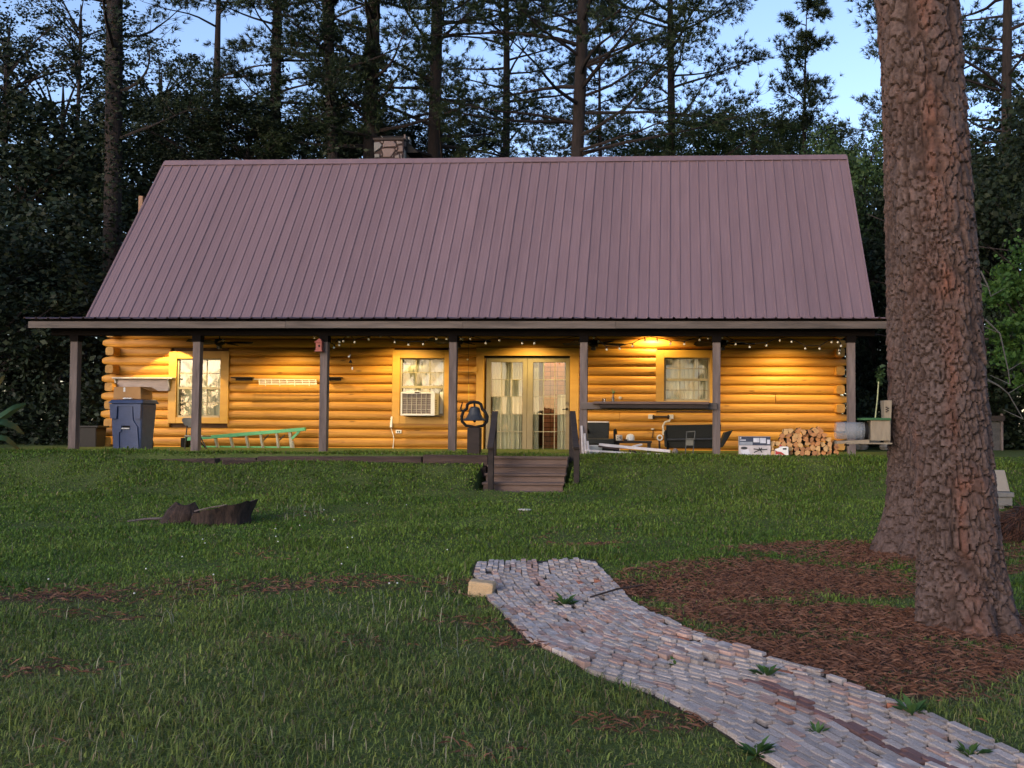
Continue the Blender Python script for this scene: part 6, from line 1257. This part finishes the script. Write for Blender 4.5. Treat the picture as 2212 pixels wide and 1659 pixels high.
# ---------------------------------------------------------------- grass, straw, stalks
def blades(P, h, w, bend, rng, colr):
    n = len(P); a = rng.uniform(0, 6.283, n); d = np.stack([np.cos(a), np.sin(a), np.zeros(n)], 1); a2 = a+math.pi/2+rng.normal(size=n)*.3; s = np.stack([np.cos(a2), np.sin(a2), np.zeros(n)], 1)
    h = h[:, None]; w = w[:, None]; b = (bend*(.3+rng.random(n)))[:, None]; up = np.array([0, 0, 1.0])
    v = np.stack([P-s*w/2, P+s*w/2, P+up*h*.55+d*b*h*.25-s*w*.38, P+up*h*.55+d*b*h*.25+s*w*.38, P+up*h*(1-.35*b)+d*b*h*.85], 1).reshape(-1, 3)
    k = (np.arange(n)*5)[:, None]; f = np.concatenate([k+np.array([0, 1, 3]), k+np.array([0, 3, 2]), k+np.array([2, 3, 4])], 1).reshape(-1, 3)
    return v, f, np.repeat(colr, 5, 0)
def grassmat():
    m = bpy.data.materials.new('grass_blades'); m.use_nodes = True; nt = m.node_tree; N = nt.nodes; L = nt.links; b = N['Principled BSDF']; a = N.new('ShaderNodeAttribute'); a.attribute_name = 'tint'
    L.new(a.outputs['Color'], b.inputs['Base Color']); b.inputs['Roughness'].default_value = .55; b.inputs['Specular IOR Level'].default_value = .25
    t = N.new('ShaderNodeBsdfTranslucent'); L.new(a.outputs['Color'], t.inputs['Color']); mx = N.new('ShaderNodeMixShader'); mx.inputs[0].default_value = .3; L.new(b.outputs[0], mx.inputs[1]); L.new(t.outputs[0], mx.inputs[2]); L.new(mx.outputs[0], N['Material Output'].inputs['Surface']); return m
GM = grassmat()
def scatter(v0, v1, dens_px, rng, u0=-60, u1=2270):          # even cover over the ground in view, by rings of distance
    pass
def field(n, y0, y1, rng, xpad=.5):
    # uniform over the wedge of lawn in view between two depths
    y = np.sqrt(rng.uniform((y0-CAM[1])**2, (y1-CAM[1])**2, n))+CAM[1]; d = y-CAM[1]
    xl = CAM[0]+d*(-PPX/FPX-math.tan(YAW))-xpad; xr = CAM[0]+d*((2212-PPX)/FPX-math.tan(YAW)*.6)+xpad; return xl+(xr-xl)*rng.random(n), y
def grass():
    rng = np.random.default_rng(42); V = []; F = []; C = []; off = 0
    for y0, y1, n, hh, ww in ((-15.2, -13.2, 42000, .046, .0062), (-13.2, -11.0, 56000, .043, .0072), (-11.0, -8.0, 72000, .042, .0095), (-8.0, -4.5, 70000, .036, .013), (-4.5, -1.0, 64000, .042, .017), (-1.2, -.30, 20000, .062, .017)):
        x, y = field(n, y0, y1, rng)
        dm = (y0+y1)/2-CAM[1]; ns = int(n*7.0/(dm*1.0+1)*.42); ys = rng.uniform(y0, y1, ns); ds = ys-CAM[1]; ex = rng.uniform(.4, 3.9, ns)      # and a thinner margin either side of the view
        xs_ = np.where(rng.random(ns) < .5, CAM[0]+ds*(-PPX/FPX-math.tan(YAW))-ex, CAM[0]+ds*((2212-PPX)/FPX-math.tan(YAW)*.6)+ex); side = np.concatenate([np.zeros(n, bool), np.ones(ns, bool)])
        x = np.concatenate([x, xs_]); y = np.concatenate([y, ys]); n = n+ns; s = straw(x, y); pch = noise2(x, y, .9, 21)*.5+noise2(x, y, 2.7, 22)*.5
        keep = (rng.random(n) > s*.76+.10*np.clip((-9.6-y)/3.2, 0, 1)) & ~on_path(x, y, -.03) & ~((x > SX0-.08) & (x < SX1+.08) & (y > -2.25) & (y < -1.15)) & ~((y > -1.42) & (y < -1.18) & (x > xj[0]) & (x < xj[3])) & (np.hypot(x-PINE_A[0], y-PINE_A[1]) > .46) & (np.hypot(x-PINE_B[0], y-PINE_B[1]) > .5)
        x = x[keep]; y = y[keep]; s = s[keep]; pch = pch[keep]; side = side[keep]; n2 = len(x); z = zg(x, y); lng = noise2(x, y, 1.6, 30)
        hgt = hh*(.55+.9*rng.random(n2))*(.40+1.35*lng)*(1-.45*s); tall = rng.random(n2) < .02; hgt = np.where(tall, hgt*1.9, hgt)
        if y1 > -.4: hgt *= .8
        wid = ww*(.6+.6*rng.random(n2))*np.where(rng.random(n2) < .08, 1.9, 1.0)*np.where(side, 1.5, 1.0); P = np.stack([x, y, z-.004], 1)
        g1 = np.array([.082, .150, .020]); g2 = np.array([.165, .235, .036]); g3 = np.array([.17, .175, .06]); g4 = np.array([.20, .155, .085])
        t = np.clip(pch*1.3-.2+rng.normal(size=n2)*.18, 0, 1)[:, None]; near = sm(-10.0, -13.2, y)[:, None] if False else np.clip((-9.6-y)/3.2, 0, 1)[:, None]; col = (g1*(1-t)+g2*t)*(1-.62*near)+.62*near*(np.array([.100, .140, .032])*(1-t)+np.array([.205, .225, .060])*t); dry = (rng.random(n2) < .08+.40*s+.14*near[:, 0])[:, None]; pick = rng.random(n2)[:, None]; col = np.where(dry, np.where(pick < .5, g3, g4), col); col = col*(.60+.85*rng.random((n2, 1)))
        v, f, c = blades(P, hgt, wid, 1.35, rng, col); V.append(v); F.append(f+off); C.append(c); off += len(v)
    V = np.concatenate(V); F = np.concatenate(F); C = np.concatenate(C); o = npobj('grass', V, F, GM); tag(o, 'short green grass covering the lawn', 'grass', None, 'stuff')
    a = o.data.color_attributes.new('tint', 'FLOAT_COLOR', 'POINT'); a.data.foreach_set('color', np.concatenate([C, np.ones((len(C), 1))], 1).astype(np.float32).ravel())
grass()
def stalks():
    rng = np.random.default_rng(9); P = []
    for u, v, su, sv, n in ((1480/1.736*1.0, 1330, 120, 30, 46), (650, 1100, 30, 12, 40), (560, 1310, 200, 40, 30), (1050, 1420, 90, 40, 26), (200, 1560, 120, 40, 16), (880, 1620, 160, 30, 26), (480, 1480, 160, 60, 18), (1640, 1080, 60, 20, 26), (420, 1290, 50, 10, 6), (1120, 1480, 60, 30, 10), (150, 1640, 100, 20, 12)):
        for _ in range(n):
            uu, vv_ = u+rng.normal()*su, v+rng.normal()*sv
            if vv_ < 1660 and vv_ > 1010: P.append(gp(uu, vv_))
    P = np.array(P); P = P[~on_path(P[:, 0], P[:, 1], .0)]; n = len(P); hgt = .08+.09*rng.random(n); col = np.array([.32, .30, .20])*(.7+.5*rng.random((n, 1)))
    v, f, c = blades(P, hgt, np.full(n, .0055), .7, rng, col); o = npobj('dry_stalks', v, f, GM); tag(o, 'pale dry seed stalks standing in the lawn', 'stalks', None, 'stuff'); a = o.data.color_attributes.new('tint', 'FLOAT_COLOR', 'POINT'); a.data.foreach_set('color', np.concatenate([c, np.ones((len(c), 1))], 1).astype(np.float32).ravel())
stalks()
def pine_straw():
    rng = np.random.default_rng(19); n = 230000; x, y = field(n, -15.0, -5.0, rng); s = straw(x, y); keep = (rng.random(n) < np.clip(s*1.1-.12, 0, 1)*np.where(x < 10.2, .3, 1.0)) & (~on_path(x, y, .02) | (rng.random(n) < .03)); x = x[keep]; y = y[keep]; n = len(x)
    P = np.stack([x, y, zg(x, y)+.006+.022*rng.random(n)], 1); a = rng.uniform(0, 6.283, n); d = np.stack([np.cos(a), np.sin(a), rng.normal(size=n)*.32], 1); s_ = np.stack([-np.sin(a), np.cos(a), rng.normal(size=n)*.4], 1); l = (.04+.08*rng.random((n, 1))); w = .0014
    v = np.stack([P-d*l/2-s_*w/2, P-d*l/2+s_*w/2, P+d*l*.1+s_*w/2+np.array([0, 0, .01]), P+d*l/2], 1).reshape(-1, 3); o = npobj('pine_straw', v, np.arange(n*4).reshape(-1, 4), leafmat('fallen_needles', (.085, .040, .027), (.150, .068, .041), 0)); tag(o, 'rusty fallen pine needles spread round the big pines', 'pine straw', None, 'stuff')
pine_straw()
def clover():
    rng = np.random.default_rng(4); b = MB()
    for u, v, su, sv, n in ((700, 1175, 160, 35, 12), (700, 1120, 120, 12, 6), (200, 1270, 120, 30, 3), (1000, 1285, 200, 20, 2)):
        for _ in range(n):
            p = gp(u+rng.normal()*su, v+rng.normal()*sv); b.lathe([(0, -.007), (.007, -.003), (.008, .003), (0, .008)], p+np.array([0, 0, .05]), 6)
    tag(b.build('clover_heads', M['white']), 'tiny white clover heads dotted in the left lawn', 'clover', None, 'stuff')
clover()
# weeds growing through the bricks
WD = leafmat('weed_leaf', (.05, .11, .03), (.10, .19, .05), .3)
for i, (x, y, sz_, lab) in enumerate(((430, 235, .16, 'leafy weed in the bricks near the head of the path'), (1215, 515, .14, 'bright green weed in the bricks by the humped row'), (860, 475, .10, 'flat green weed in the middle of the path'), (1780, 665, .15, 'upright weed at the right side of the path'), (2000, 825, .12, 'flat weed near the lower right of the path'), (1175, 820, .13, 'weed at the left path edge near the bottom'), (1410, 740, .09, 'small dark weed by the dark red bricks'))):
    p = gp(*Zp(x, y, 1700, 2050, 1.0336)); rng = np.random.default_rng(i); r = root('weed', p+np.array([0, 0, .01]), lab, 'weed', 'weeds in the brick path'); n = 26; a = rng.uniform(0, 6.283, n)
    el = rng.uniform(.15, 1.1, n); d = np.stack([np.cos(a)*np.cos(el), np.sin(a)*np.cos(el), np.sin(el)], 1); s_ = np.stack([-np.sin(a), np.cos(a), np.zeros(n)], 1); l = sz_*(.5+.6*rng.random((n, 1))); z_ = np.zeros((n, 3)); v = np.stack([z_, d*l*.55+s_*l*.11, d*l-np.array([0, 0, .2])*l, d*l*.55-s_*l*.11], 1).reshape(-1, 3); npobj('leaves', v, np.arange(n*4).reshape(-1, 4), WD, r)
a = gp(*Zp(530, 215, 1700, 2050, 1.0336)); c = gp(*Zp(735, 172, 1700, 2050, 1.0336)); b = MB(); m_ = (a+c)/2; b.tube([a+np.array([0, 0, .04]), m_+np.array([0, 0, .06]), c+np.array([0, 0, .05])], [.006, .009, .007], 6); b.tube([m_+np.array([.1, 0, .06]), m_+np.array([.14, .02, .2])], [.005, .003], 5); tag(b.build('twig', M['tie_wood']), 'thin brown twig lying across the head of the path', 'twig')
